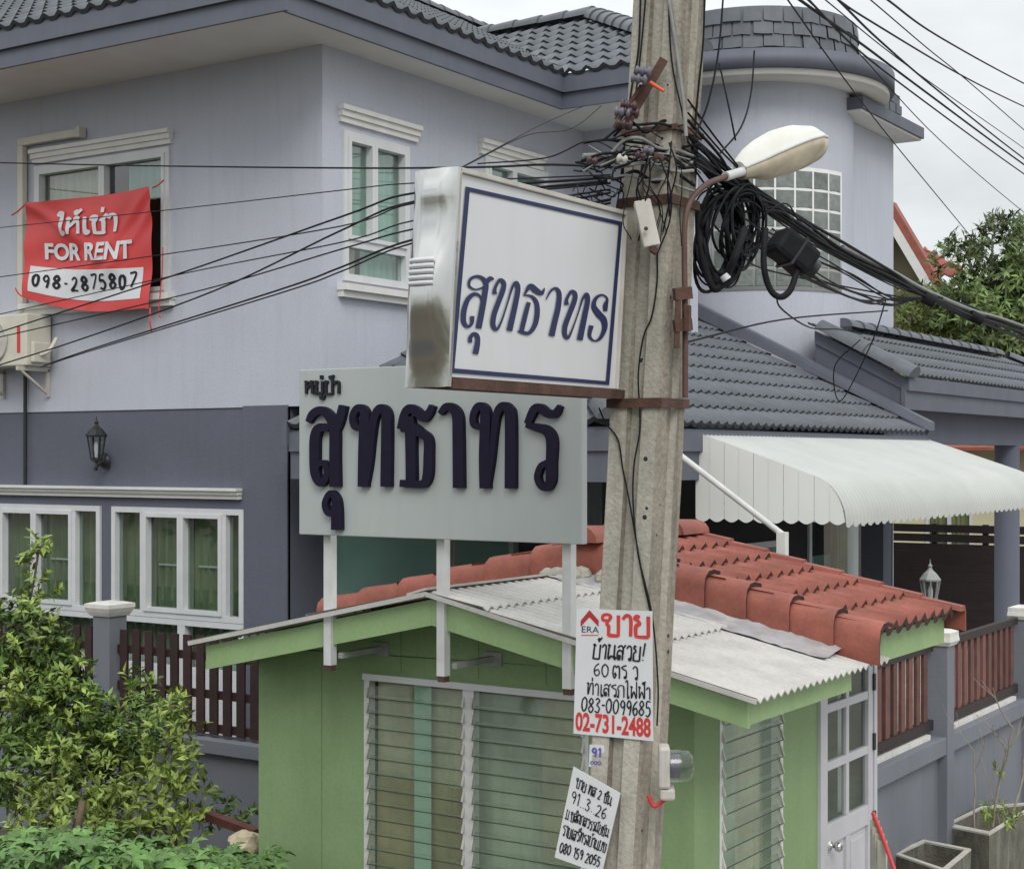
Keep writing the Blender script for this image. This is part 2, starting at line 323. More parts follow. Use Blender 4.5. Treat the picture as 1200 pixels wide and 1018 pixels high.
GL = {
 'ก': (.68, [[(.05, 0), (.06, .66), (0, .76), (.14, .98), (.42, 1), (.54, .8), (.54, 0)]]),
 'ข': (.70, [[(.17, .72), (.03, .74), (.03, .95), (.18, 1.02), (.30, .90), (.16, .58), (.23, .44), (.23, .10), (.26, .01), (.54, 0), (.57, .1), (.57, 1)]]),
 'ช': (.64, [[(.12, .75), (.03, .85), (.1, 1), (.22, .95), (.2, .75), (.13, .6), (.15, .12), (.17, .01), (.47, 0), (.48, .1), (.48, .66), (.36, .8)], [(.46, .74), (.62, 1.08)]]),
 'ย': (.62, [[(.2, .93), (.1, 1), (.03, .88), (.14, .76), (.2, .62), (.07, .5), (.06, .1), (.1, 0), (.48, 0), (.5, .1), (.5, 1)]]),
 'บ': (.64, [LOOP + [(.09, .1), (.11, 0), (.5, 0), (.52, .1), (.52, 1)]]),
 'ป': (.64, [LOOP + [(.09, .1), (.11, 0), (.5, 0), (.52, .1), (.52, 1.4)]]),
 'น': (.70, [LOOP + [(.10, .02), (.3, .22), (.48, .1), (.57, 0), (.62, .12), (.52, .2), (.5, .4), (.5, 1)]]),
 'ม': (.64, [LOOP + [(.12, .18), (.02, .06), (.1, 0), (.2, .08), (.48, 0), (.5, .1), (.5, 1)]]),
 'ห': (.66, [LOOP + [(.10, 0)], [(.1, .4), (.34, .72), (.5, .95), (.42, 1), (.38, .88), (.5, .72), (.51, 0)]]),
 'ท': (.64, [LOOP + [(.10, .02), (.25, .7), (.38, 1), (.5, .88), (.51, 0)]]),
 'ถ': (.66, [[(.13, .1), (.05, 0), (0, .1), (.1, .22), (.1, .6), (.02, .72), (.15, .98), (.42, 1), (.53, .8), (.53, 0)]]),
 'ต': (.66, [[(.26, .45), (.16, .4), (.2, .25), (.28, .35), (.13, .02), (.02, .4), (.07, .9), (.2, 1), (.29, .86), (.4, 1), (.52, .85), (.52, 0)]]),
 'ร': (.52, [[(.42, 1.02), (.2, .95), (.05, .84), (.2, .7), (.4, .58)] + TAIL]),
 'ว': (.52, [[(.05, .8), (.2, 1), (.38, .84)] + TAIL]),
 'า': (.42, [[(.02, .8), (.15, 1), (.3, .85), (.3, 0)]]),
 'เ': (.34, [[(.12, 1), (.12, .12), (.2, 0), (.25, .1), (.13, .16)]]),
 'ไ': (.38, [[(0, 1.3), (.1, 1.45), (.18, 1.3), (.18, .12), (.26, 0), (.3, .1), (.19, .16)]]),
 'ใ': (.38, [[(.12, 1.2), (.02, 1.26), (.08, 1.42), (.2, 1.36), (.18, 1.1), (.18, .12), (.26, 0), (.3, .1), (.19, .16)]]),
 'ฟ': (.66, [LOOP + [(.10, .02), (.3, .6), (.5, .02), (.53, 1.45)]]),
 'ส': (.60, [[(.22, .2), (.12, .15), (.1, .3), (.22, .3), (.2, .05), (.05, .1), (.02, .5), (.15, .68), (.38, .55), (.41, 0)], [(.41, .4), (.38, .85), (.2, 1), (.02, .85)], [(.38, .8), (.56, 1.06)]]),
 'ล': (.54, [[(.22, .2), (.12, .15), (.1, .3), (.22, .3), (.2, .05), (.05, .1), (.02, .5), (.15, .68), (.38, .55), (.41, 0)], [(.41, .4), (.38, .85), (.2, 1), (.02, .85)]]),
 'ง': (.46, [[(.3, .88), (.2, 1), (.12, .9), (.25, .84), (.31, .9), (.3, .02), (.02, .5)]]),
 '่': (0, [[(-.2, 1.18), (-.2, 1.5)]]), '้': (0, [[(-.34, 1.3), (-.22, 1.42), (-.26, 1.2), (-.04, 1.5)]]),
 'ั': (0, [[(-.4, 1.3), (-.34, 1.14), (-.16, 1.2), (-.08, 1.4)]]), 'ู': (0, [[(-.24, -.12), (-.22, -.38), (-.06, -.38), (-.06, -.12)]]),
 'ี': (0, [[(-.42, 1.14), (-.2, 1.36), (-.02, 1.14), (-.42, 1.14)], [(-.04, 1.16), (-.02, 1.5)]]),
 'ิ': (0, [[(-.42, 1.14), (-.2, 1.36), (-.02, 1.14), (-.42, 1.14)]]),
 '0': (.58, [[(.25, 1), (.06, .75), (.05, .3), (.22, 0), (.42, .25), (.43, .75), (.25, 1)]]), '1': (.36, [[(.05, .8), (.2, 1), (.2, 0)]]),
 '2': (.56, [[(.05, .8), (.22, 1), (.4, .82), (.3, .45), (.04, .02), (.24, .04), (.45, .02)]]),
 '3': (.54, [[(.06, .88), (.22, 1), (.38, .82), (.18, .54), (.4, .34), (.3, .02), (.04, .1)]]),
 '4': (.56, [[(.34, 0), (.34, 1), (.04, .32), (.46, .32)]]), '5': (.54, [[(.4, 1), (.1, 1), (.08, .58), (.28, .62), (.4, .3), (.25, 0), (.04, .08)]]),
 '6': (.54, [[(.36, .98), (.12, .7), (.05, .3), (.2, 0), (.4, .2), (.3, .5), (.08, .36)]]), '7': (.52, [[(.04, 1), (.42, 1), (.18, 0)]]),
 '8': (.54, [[(.22, .52), (.06, .75), (.22, 1), (.38, .76), (.22, .52), (.04, .25), (.22, 0), (.42, .25), (.22, .52)]]),
 '9': (.54, [[(.38, .7), (.22, .48), (.06, .72), (.2, 1), (.38, .8), (.38, .4), (.3, 0)]]),
 '-': (.42, [[(.06, .48), (.32, .48)]]), '.': (.26, [[(.1, 0), (.14, .05)]]), '!': (.34, [[(.2, 1.2), (.12, .3)], [(.1, 0), (.12, .06)]]), ' ': (.36, []),
}
def write(txt, x0, y0, h, width, sw, slant=0., jit=0., rise=0.):
    """strokes of a line of text: baseline start, letter height, total width, stroke width (y grows upward)"""
    tot = sum(GL[c][0] for c in txt); sx = width / tot; x = 0; out = []
    rr = random.Random(hash_s(txt))
    for c in txt:
        adv, ss = GL[c]; jy = rr.uniform(-jit, jit) * h
        for s_ in ss:
            out.append([(x0 + (x + a) * sx + slant * b * h, y0 + b * h + jy + rise * (x + a) * sx, sw * rr.uniform(.85, 1.15)) for a, b in s_])
        x += adv
    return out
def hash_s(t): return sum((i + 1) * ord(c) for i, c in enumerate(t))

def text_mesh(mb, txt, x0, y0, h, width, fn, bold=0., base=.003):
    """printed lettering from the built-in font, laid on a surface by fn"""
    c = bpy.data.curves.new('lettering', 'FONT'); c.body = txt; c.size = 1; c.offset = bold; c.resolution_u = 3
    o = bpy.data.objects.new('lettering', c); COL.objects.link(o)
    dg = bpy.context.evaluated_depsgraph_get(); me = bpy.data.meshes.new_from_object(o.evaluated_get(dg))
    xs = [v.co.x for v in me.vertices]; ys = [v.co.y for v in me.vertices]
    ax, bx, ay, by = min(xs), max(xs), min(ys), max(ys)
    vs = [fn(x0 + (v.co.x - ax) / (bx - ax) * width, y0 + (v.co.y - ay) / (by - ay) * h, base) for v in me.vertices]
    mb.add(vs, [tuple(p.vertices) for p in me.polygons])
    bpy.data.objects.remove(o); bpy.data.curves.remove(c); bpy.data.meshes.remove(me)

# wall frames: along, up, inward
def onplaneY(y): return lambda a, b, d: Vector((a, y + d, b))
def onplaneX(x): return lambda a, b, d: Vector((x - d, a, b))
def wall(mb, f, a0, a1, b0, b1, holes=(), rev=.14):
    A = sorted({a0, a1, *[q for h in holes for q in h[:2] if a0 < q < a1]}); B = sorted({b0, b1, *[q for h in holes for q in h[2:] if b0 < q < b1]})
    for i in range(len(A) - 1):
        for j in range(len(B) - 1):
            ca, cb = (A[i] + A[i + 1]) / 2, (B[j] + B[j + 1]) / 2
            if any(h[0] < ca < h[1] and h[2] < cb < h[3] for h in holes): continue
            mb.add([f(A[i], B[j], 0), f(A[i + 1], B[j], 0), f(A[i + 1], B[j + 1], 0), f(A[i], B[j + 1], 0)], [(0, 1, 2, 3)])
    for h in holes:
        for p, q in (((h[0], h[2]), (h[1], h[2])), ((h[1], h[2]), (h[1], h[3])), ((h[1], h[3]), (h[0], h[3])), ((h[0], h[3]), (h[0], h[2]))):
            mb.add([f(*p, 0), f(*q, 0), f(*q, rev), f(*p, rev)], [(0, 1, 2, 3)])
def curtain_sheet(mb, f, a0, a1, b0, b1, d, wave=.09, amp=.02):
    n = max(8, int((a1 - a0) / .018)); vs = []
    for i in range(n + 1):
        a = a0 + (a1 - a0) * i / n; ph = a / wave * 2 * math.pi
        dd = d + amp * math.sin(ph + 1.3 * math.sin(a * 5.1)) + amp * .5 * math.sin(ph * 2.3 + 1)
        vs += [f(a, b0, dd), f(a, b1, dd)]
    mb.add(vs, [(2 * i, 2 * i + 2, 2 * i + 3, 2 * i + 1) for i in range(n)], True)
def window(parent, f, a0, a1, b0, b1, vm=(), hm=(), fw=.055, glass='glass', back='dark', curt=None, sash=(), out=.025, label=None):
    """a framed window: vm / hm are inner bars (position, width)"""
    mb = MB()
    mb.mbox(f, a0, a0 + fw, b0, b1, -out, .07); mb.mbox(f, a1 - fw, a1, b0, b1, -out, .07)
    mb.mbox(f, a0 + fw, a1 - fw, b0, b0 + fw, -out + .002, .07); mb.mbox(f, a0 + fw, a1 - fw, b1 - fw, b1, -out + .002, .07)
    for a, wd in vm: mb.mbox(f, a - wd / 2, a + wd / 2, b0 + fw, b1 - fw, -out + .004, .066)
    for h in hm:
        b, wd = h[:2]; l, r = (h[2], h[3]) if len(h) > 2 else (a0 + fw, a1 - fw); mb.mbox(f, l, r, b - wd / 2, b + wd / 2, -out + .007, .062)
    for l, r, lo, hi in sash:
        t = .036
        mb.mbox(f, l, l + t, lo, hi, -out - .012, .04); mb.mbox(f, r - t, r, lo, hi, -out - .012, .04)
        mb.mbox(f, l + t, r - t, lo, lo + t, -out - .010, .04); mb.mbox(f, l + t, r - t, hi - t, hi, -out - .010, .04)
    w_ = mb.build('window', M['frame'], parent)
    if label: w_['label'] = label
    g = MB(); g.add([f(a0 + fw, b0 + fw, .03), f(a1 - fw, b0 + fw, .03), f(a1 - fw, b1 - fw, .03), f(a0 + fw, b1 - fw, .03)], [(0, 1, 2, 3)]); g.build('pane', M[glass], w_)
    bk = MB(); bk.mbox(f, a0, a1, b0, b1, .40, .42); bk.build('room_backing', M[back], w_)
    if curt:
        c = MB()
        for cm in curt: pass
        for l, r, lo, hi, mt in curt:
            c = MB(); curtain_sheet(c, f, l, r, lo, hi, .115); c.build('curtain', M[mt], w_)
    return w_
def moulding(mb, f, a0, a1, b0, b1, steps=((0, .35, .03), (.35, .72, .05), (.72, 1, .072))):
    for s0, s1, p in steps: mb.mbox(f, a0 + .04 - p * .3, a1 - .04 + p * .3, b0 + (b1 - b0) * s0, b0 + (b1 - b0) * s1, -p, .01)

def tile_roof(O, U, V, slope, width, depth, wave=.15, row=.30, amp=.022, lip=.03, clips=(), seg=6):
    """wavy interlocking tiles in overlapping courses; O eave corner, U along the eave, V inward (horizontal)"""
    O, U, V = Vector(O), Vector(U).normalized(), Vector(V).normalized(); W = (V + Vector((0, 0, slope)))
    nrm = U.cross(W).normalized()
    if nrm.z < 0: nrm = -nrm
    n = int(width / wave * seg) + 1; du = wave / seg; bm = bmesh.new()
    k = int(math.ceil(depth / row))
    for r in range(k):
        v0, v1 = r * row, min((r + 1) * row + .04, depth + .04)
        off = (r % 2) * 0.
        rows = [[], [], []]
        for i in range(n + 1):
            u = i * du; ph = (u / wave + off) * 2 * math.pi; hgt = amp * (math.cos(ph) + .25 * math.cos(2 * ph))
            p = O + U * u
            rows[0].append(bm.verts.new(p + W * v0 + nrm * (hgt - amp * .2 - .004)))
            rows[1].append(bm.verts.new(p + W * v0 + nrm * (hgt + lip)))
            rows[2].append(bm.verts.new(p + W * v1 + nrm * (hgt + .002)))
        for i in range(n):
            fa = bm.faces.new((rows[0][i], rows[0][i + 1], rows[1][i + 1], rows[1][i]))
            fb = bm.faces.new((rows[1][i], rows[1][i + 1], rows[2][i + 1], rows[2][i])); fb.smooth = True
    for co, no in clips:
        bmesh.ops.bisect_plane(bm, geom=bm.verts[:] + bm.edges[:] + bm.faces[:], plane_co=Vector(co), plane_no=Vector(no), clear_outer=True)
    mb = MB(); bm.verts.index_update()
    mb.v = [v.co.copy() for v in bm.verts]; mb.f = [tuple(v.index for v in f_.verts) for f_ in bm.faces]; mb.sm = [f_.smooth for f_ in bm.faces]
    bm.free(); return mb
def ridge_caps(mb, p0, p1, r=.11, seg=.33, up=(0, 0, 1)):
    p0, p1 = Vector(p0), Vector(p1); L = (p1 - p0).length; t = (p1 - p0) / L; n = max(1, round(L / seg)); sl_ = L / n
    rt = t.cross(Vector(up)).normalized(); u = rt.cross(t)
    for i in range(n):
        a = p0 + t * (sl_ * i - .02); b = p0 + t * (sl_ * (i + 1) + .015); vs = []
        for q, rr_ in ((a, r * 1.1), (b, r * .92)):
            for j in range(9):
                an = math.pi * j / 8 * 1.0; vs.append(q + rt * math.cos(an) * rr_ + u * (math.sin(an) * rr_ * .85))
        mb.add(vs, [(j, j + 1, 9 + j + 1, 9 + j) for j in range(8)], True); mb.add(vs[:9] + [a], [(9, j + 1, j) for j in range(8)])
    return mb

# ================================================================== ground
GZ = -.2
g = MB(); gx = [-300, -150, -80, -45] + [-30 + i * 1. for i in range(45)] + [20, 40, 80, 200]; gy = [-100, -40, -15] + [-5 + i * 1. for i in range(45)] + [50, 70, 110, 200, 400]
def gh(x, y):
    m_ = math.exp(-((x + 8.6) / 2.6) ** 2 - ((y - 7.0) / 1.6) ** 2) * .62
    return GZ + m_ + .03 * noise.noise(Vector((x * .7, y * .7, 0)))
g.add([(x, y, gh(x, y)) for y in gy for x in gx], [(j * len(gx) + i, j * len(gx) + i + 1, (j + 1) * len(gx) + i + 1, (j + 1) * len(gx) + i) for j in range(len(gy) - 1) for i in range(len(gx) - 1)], True)
struct(g.build('ground', M['soil']))
struct(MB().box(-60, 60, -4.5, 3.6, GZ - .05, GZ + .06).build('road', M['asphalt']))
struct(MB().box(-60, 60, 3.62, 3.8, GZ - .05, GZ + .18).build('kerb', M['paving']))
struct(MB().box(-3.3, 8, 3.8, 26, GZ - .05, GZ + .07).build('side_lane', M['paving']))
struct(MB().box(-9.3, -3.72, 8.7, 27, GZ - .1, GZ + .12).build('house_yard_paving', M['paving']))

# ================================================================== house
HY, HX = 10.0, -8.447
house = thing('house', (-11, 14, GZ), 'large two-storey lavender house with slate ground floor and round stair tower', 'house')
fY, fX = onplaneY(HY), onplaneX(HX)
ZS, ZE = 3.415, 6.40                               # storey split, soffit
# --- window measurements
def aY(px, y=HY): return PY(px, 300, y).x
def aX(px, x=HX): return PX(px, 300, x).y
uw = (aY(42), aY(200), PY(120, 352, HY).z, PY(120, 183, HY).z)
uw = (uw[0], uw[1], 4.42, PY(200, 172, HY).z)
sw1 = (aX(401), aX(478), PX(440, 334, HX).z, PX(401, 152, HX).z)
sw2 = (aX(567), aX(640), sw1[2], sw1[3] + .12)
mb = MB(); wall(mb, fY, -26, HX, ZS, ZE + .1, [uw]); wall(mb, fX, HY, 14.21, ZS, ZE + .1, [sw1, sw2])
wall(mb, onplaneY(14.21), HX, -7.6, GZ, ZE + .1); wall(mb, onplaneX(-7.6), 14.21, 15.2, GZ, ZE + .1)
mb.add([(-26, HY, ZS), (HX, HY, ZS), (HX, HY + .42, ZS), (-26, HY + .42, ZS)], [(0, 1, 2, 3)])
mb.add([(HX, HY, ZS), (HX, 14.21, ZS), (HX - .42, 14.21, ZS), (HX - .42, HY, ZS)], [(0, 1, 2, 3)])
mb.build('upper_wall', M['wall_up'], house)
# lower storey
LWX = -8.815
lw2 = (aY(134), aY(287), PY(200, 727, HY).z, PY(200, 591, HY).z)
lwZ0, lwZ1 = PY(287, 731, HY).z, PY(287, 597, HY).z
lw1 = (-13.6, aY(118), lwZ0, lwZ1); lw2 = (aY(131.5), aY(286), lwZ0, lwZ1)
low1 = (-13.6, aY(118), .55, lwZ0 - .06); low2 = (aY(131.5), aY(286), .55, lwZ0 - .06)
fYl = onplaneY(HY + .012)
mb = MB(); wall(mb, fYl, -26, LWX, GZ, ZS - .003, [(lw1[0], lw1[1], .55, lwZ1), (lw2[0], lw2[1], .55, lwZ1)])
mb.mbox(fYl, aY(284.5), LWX, GZ, ZS + .012, -.016, .01)          # raised pilaster
slh = (aX(384, LWX), 13.5, .1, PX(500, 560, LWX).z)
fXl = onplaneX(LWX)
sl2 = (14.6, 18.6, .1, 2.45)
wall(mb, fXl, HY - .018, 14.4, GZ, ZS, [slh])
mb.build('lower_wall', M['wall_lo'], house)
# windows upper
a0, a1, b0, b1 = uw; mid = aY(122)
window(house, fY, a0, a1, b0, b1, vm=[], hm=[], fw=.06, glass='glassd', back='dark', sash=[(a0 + .05, mid - .001, b0 + .05, b1 - .05), (mid + .001, a1 - .05, b0 + .05, b1 - .05)],
       curt=[(a0, mid - .1, b0, b1, 'curtain2'), (a0 + 1.15, a1, b0 + .9, b1, 'curtain3')])
hm_ = MB(); p0, p1 = PY(38, 176, HY), PY(205, 151, HY); moulding(hm_, fY, p0.x, p1.x, p1.z - .13, p1.z); hm_.build('window_hood', M['white'], house)
sm_ = MB(); p1 = PY(207, 350, HY); moulding(sm_, fY, PY(30, 365, HY).x, p1.x, p1.z - .06, p1.z + .05, ((0, .5, .06), (.5, 1, .10))); sm_.build('window_sill', M['white'], house)
for (a0, a1, b0, b1), (hx0, hx1), sill in ((sw1, (394, 490), True), (sw2, (559, 636), False)):
    tz = b0 + (b1 - b0) * .255; mv = a0 + (a1 - a0) * .44
    window(house, fX, a0, a1, b0, b1, vm=[], hm=[(tz, .07)], fw=.06, glass='glassd', back='dark',
           sash=[(a0 + .05, mv - .001, tz + .03, b1 - .05), (mv + .001, a1 - .05, tz + .03, b1 - .05)], curt=[(a0, a1, tz, b1, 'curtain3'), (a0, a0 + .32, b0, tz, 'curtain2'), (a0 + .4, a1, b0, tz, 'curtain3')])
    hz = PX(440, 128, HX).z if sill else sw1[3] + .16
    h_ = MB(); h0 = aX(hx0); h1 = aX(hx1); zt = PX(hx0, 122, HX).z if sill else PX(559, 162, HX).z
    moulding(h_, fX, h0, h1, zt - .14, zt); h_.build('window_hood', M['white'], house)
    if sill:
        s_ = MB(); zt = PX(395, 332, HX).z; moulding(s_, fX, aX(394), aX(486), zt - .11, zt, ((0, .5, .06), (.5, 1, .10))); s_.build('window_sill', M['white'], house)
# windows lower
for (a0, a1, b0, b1), pxs in ((lw1, (-35, 0, 41, 87, 118)), (lw2, (131.5, 167, 213, 263, 286))):
    q = [aY(p) for p in pxs]; vm = [(x, .05) for x in q[1:-1]]
    window(house, fYl, a0, a1, b0, b1, vm=vm, fw=.05, glass='glass', back='dark', sash=[(q[1] + .03, q[2] - .001, b0 + .05, b1 - .05), (q[2] + .001, q[3] - .02, b0 + .05, b1 - .05)],
           curt=[(a0, a1, b0, b1, 'curtain')])
    window(house, fYl, a0, a1, .55, b0 - .004, vm=[(q[2], .09)], fw=.05, glass='glass', back='dark', curt=[(a0, a1, 1.22, b0, 'curtain'), (a0, a1, .55, 1.22, 'bannerw')])
    sp_ = MB(); sp_.mbox(fYl, a0 + .05, q[2] - .05, .60, 1.14, .0, .025); sp_.mbox(fYl, q[2] + .05, a1 - .05, .60, 1.14, .0, .025); sp_.build('spandrel_panel', M['bannerw'], house)
    g_ = MB(); g_.tube([fYl(q[1] + .1, 2.02, .10), fYl(q[2] - .05, 2.02, .10)], .012, 6); g_.tube([fYl(q[2] + .1, 2.02, .10), fYl(q[3] - .05, 2.02, .10)], .012, 6)
    g_.build('security_bar', M['frame'], house)
hm_ = MB(); zt = PY(285, 573.5, HY).z; moulding(hm_, fYl, -26, aY(285.5), zt - .085, zt + .01, ((0, .4, .04), (.4, .75, .065), (.75, 1, .095))); hm_.build('window_hood', M['white'], house)
# sliding doors on the side
a0, a1, b0, b1 = slh
window(house, fXl, a0, a1, b0, b1, vm=[(aX(522, LWX), .10), (aX(532, LWX), .05)], fw=.10, glass='film', back='dark')
# --- eaves
EX, EY = -8.02, 9.03; WY2 = 13.08          # outer fascia lines
mb = MB()
for x0, x1, y0, y1 in ((-26, EX, EY, HY + .05), (HX - .05, EX, HY + .05, 14.3)):
    mb.add([(x0, y0, ZE), (x1, y0, ZE), (x1, y1, ZE), (x0, y1, ZE)], [(0, 1, 2, 3)])
mb.add([(EX, WY2, ZE), (-6.62, WY2, ZE), (-7.35, 14.3, ZE), (EX, 14.3, ZE)], [(0, 1, 2, 3)])
mb.build('soffit', M['soffit'], house)
mb = MB(); FZ = ZE + .30
def fas(x0, y0, x1, y1, nx, ny):
    for z0, z1, o in ((ZE - .03, ZE + .12, 0), (ZE + .122, ZE + .30, .035)):
        mb.hexa([(x0, y0, z0), (x1, y1, z0), (x1 + nx * (.03 + o), y1 + ny * (.03 + o), z0), (x0 + nx * (.03 + o), y0 + ny * (.03 + o), z0),
                 (x0, y0, z1), (x1, y1, z1), (x1 + nx * (.03 + o), y1 + ny * (.03 + o), z1), (x0 + nx * (.03 + o), y0 + ny * (.03 + o), z1)])
fas(-26, EY, EX + .06, EY, 0, -1); fas(EX, EY + .002, EX, WY2, 1, 0); fas(EX, WY2, -6.55, WY2, 0, -1); 
mb.build('fascia', M['fascia'], house)
# --- main roofs
SL = .5; ez = FZ - .01
rA = tile_roof((-26, EY - .08, ez), (1, 0, 0), (0, 1, 0), SL, 18.1, 4.2, wave=.19, row=.33, clips=[((EX + .08, EY - .08, 0), (1, 1, 0))])
rB = tile_roof((EX + .08, EY - .08, ez), (0, 1, 0), (-1, 0, 0), SL, 11, 4.2, wave=.19, row=.33, clips=[((EX + .08, EY - .08, 0), (-1, -1, 0)), ((EX + .08, WY2 - .08, 0), (1, 1, 0))])
rC = tile_roof((-13, WY2 - .08, ez), (1, 0, 0), (0, 1, 0), SL, 7, 2.7, wave=.19, row=.33, clips=[((EX + .08, WY2 - .08, 0), (-1, -1, 0)), ((-6.5, WY2 - .08, 0), (1, 1, 0))])
for r_ in (rA, rB, rC): laps(r_.build('tile_roof', M['tile'], house), M['shadegrime'])
mb = MB(); hc = Vector((EX + .08, EY - .08, ez + .03)); ridge_caps(mb, hc, hc + Vector((-4.2, 4.2, 2.1)))
ridge_caps(mb, hc + Vector((-4.2, 4.2, 2.1)), (-26, hc.y + 4.2, hc.z + 2.1)); ridge_caps(mb, hc + Vector((-4.2, 4.2, 2.1)), (hc.x - 4.2, 20, hc.z + 2.1))
mb.build('ridge_tiles', M['tile'], house); mb = MB()
h2 = Vector((-6.5, WY2 - .08, ez + .03)); pk = h2 + Vector((-2.7, 2.7, 1.35)); ridge_caps(mb, h2, pk, .13); ridge_caps(mb, pk, (-12, pk.y, pk.z), .13)
mb.build('ridge_tiles', M['tile'], house)
mb = MB(); mb.add([h2 + Vector((0, .02, -.04)), pk + Vector((0, .02, -.04)), (pk.x, pk.y + .02, ez - .2), (h2.x, h2.y + .02, ez - .2)], [(0, 1, 2, 3)]); mb.build('roof_end', M['fascia'], house)
mb = MB(); mb.add([(-12.14, 13.15, ez + 2.06), (-26, 13.15, ez + 2.06), (-26, 17.3, ez), (-16.2, 17.3, ez)], [(0, 1, 2, 3)]); mb.add([(-12.14, 13.15, ez + 2.06), (-12.14, 20, ez + 2.06), (-16.2, 20, ez), (-16.2, 17.3, ez)], [(0, 1, 2, 3)])
mb.build('roof_back', M['tile'], house)
# --- porch roof
PE, PYF, PZE, PS, PYR = -5.45, 9.58, 3.235, .487, 16.3
rp = tile_roof((PE, PYF, PZE), (0, 1, 0), (-1, 0, 0), PS, PYR - PYF, 2.98, wave=.15, row=.30, amp=.014, lip=.028, clips=[((PE, PYF, 0), (-1, -1, 0)), ((0, PYR, 0), (0, 1, 0))])
laps(rp.build('tile_roof', M['tile'], house), M['shadegrime'])
rq = tile_roof((HX, PYF, PZE), (1, 0, 0), (0, 1, 0), .42, PE - HX, 2.9, wave=.15, row=.30, amp=.014, clips=[((PE, PYF, 0), (1, 1, 0))])
laps(rq.build('tile_roof', M['tile'], house), M['shadegrime'])
mb = MB(); ridge_caps(mb, (PE, PYF, PZE + .03), (PE - 2.95, PYF + 2.95, PZE + .03 + 2.95 * .455)); mb.build('ridge_tiles', M['tile'], house)
mb = MB()
mb.box(HX + .0, PE - .02, PYF + .03, PYF + .06, PZE - .42, PZE - .03); mb.box(PE - .05, PE - .02, PYF + .06, PYR, PZE - .42, PZE - .03)
mb.box(HX + .0, PE + .03, PYF + .005, PYF + .03, PZE - .20, PZE - .05); mb.box(PE - .02, PE + .012, PYF + .03, PYR, PZE - .20, PZE - .05)
mb.box(HX - .05, HX - .002, PYF - .02, PYF + .40, PZE - .15, PZE + .05)
mb.build('fascia', M['fascia'], house)
mb = MB(); mb.add([(HX, PYF + .06, PZE - .30), (PE - .05, PYF + .06, PZE - .30), (PE - .05, PYR, PZE - .30), (HX, PYR, PZE - .30)], [(0, 1, 2, 3)]); mb.build('soffit', M['soffit'], house)
mb = MB()                                          # flashing / verge band at far edge of porch roof
A = Vector((PE + .05, PYR, PZE + .02)); Bv = Vector((HX - .1, PYR, PZE + .02 + PS * (PE + .05 - HX + .1)))
mb.hexa([A + Vector((0, -.10, .01)), Bv + Vector((0, -.10, .01)), Bv + Vector((0, .06, .01)), A + Vector((0, .06, .01)),
         A + Vector((0, -.08, .10)), Bv + Vector((0, -.08, .17)), Bv + Vector((0, .06, .17)), A + Vector((0, .06, .10))])
mb.build('verge_flashing', M['fascia'], house)
# --- stair tower
TC = Vector((-8.06, 17.6, 0)); TR = 1.2; vd = Vector((-TC.x, -TC.y, 0)).normalized(); vr = Vector((-vd.y, vd.x, 0))
def cyl(th, r, z): return TC + (vd * math.cos(th) + vr * math.sin(th)) * r + Vector((0, 0, z))
if (vr.x * CA + vr.y * SA) < 0: vr = -vr
zt = 7.27
def ringwall(mb, prof, t0=-math.pi, t1=math.pi, n=72, smooth=True):
    k = len(prof); vs = [cyl(t0 + (t1 - t0) * i / n, r, z) for r, z in prof for i in range(n + 1)]
    mb.add(vs, [(j * (n + 1) + i, j * (n + 1) + i + 1, (j + 1) * (n + 1) + i + 1, (j + 1) * (n + 1) + i) for j in range(k - 1) for i in range(n)], smooth)
mb = MB(); ringwall(mb, [(TR, GZ), (TR, zt)])
bxR = -7.0; BYE = PX(1047, 200, bxR).y; pz = 7.03
wall(mb, onplaneY(17.6), TC.x, bxR, GZ, pz); wall(mb, onplaneX(bxR), 17.6, BYE, GZ, pz); wall(mb, onplaneY(BYE), TC.x - 1, bxR, GZ, pz)
tw = mb.build('tower_wall', M['wall_up'], house)
mb = MB(); ringwall(mb, [(TR - .02, zt - .002), (1.62, zt - .02), (1.62, zt + .05)]); mb.build('cornice', M['soffit'], tw)
mb = MB(); ringwall(mb, [(1.62, zt + .052), (1.68, zt + .052), (1.68, zt + .26), (1.2, zt + .28)]); mb.build('cornice_band', M['fascia'], tw)
mb = MB(); n_c = 4; ch = .148; ringwall(mb, [(1.235, zt + .2), (1.235, zt + .27 + n_c * ch - .01), (.9, zt + .27 + n_c * ch - .01)], smooth=True)
rr = random.Random(3)
for c_ in range(n_c + 1):
    cnt = 34; z0 = zt + .24 + c_ * ch - (.1 if c_ == 0 else 0)
    if c_ == n_c: break
    for i in range(cnt):
        t0 = (i + .5 * (c_ % 2) + .04) / cnt * 2 * math.pi; t1 = t0 + .95 / cnt * 2 * math.pi * rr.uniform(.9, 1)
        o = rr.uniform(.0, .018); h = ch * rr.uniform(.98, 1.1); r0 = 1.262 + o; r1 = 1.242 + o * .4
        tt = [t0, (t0 + t1) / 2, t1]
        vs = [cyl(t, r0, z0 - .01 + rr.uniform(-.01, .01)) for t in tt] + [cyl(t, r1, z0 + h) for t in tt] + [cyl(t, 1.225, z0 - .01) for t in tt]
        mb.add(vs, [(0, 1, 4, 3), (1, 2, 5, 4), (6, 7, 1, 0), (7, 8, 2, 1)])
mb.build('shingle_parapet', M['tile'], tw)
ex = -6.66; ey = PX(1083, 165, ex).y          # flat eave of the block behind the tower
mb = MB(); mb.box(TC.x + .2, ex - .03, 17.62, ey - .03, pz + .005, pz + .03); mb.build('slab_soffit', M['soffit'], tw)
mb = MB(); mb.box(TC.x + .2, ex, 17.605, ey, pz + .032, pz + .17); mb.build('slab_eave', M['fascia'], tw)
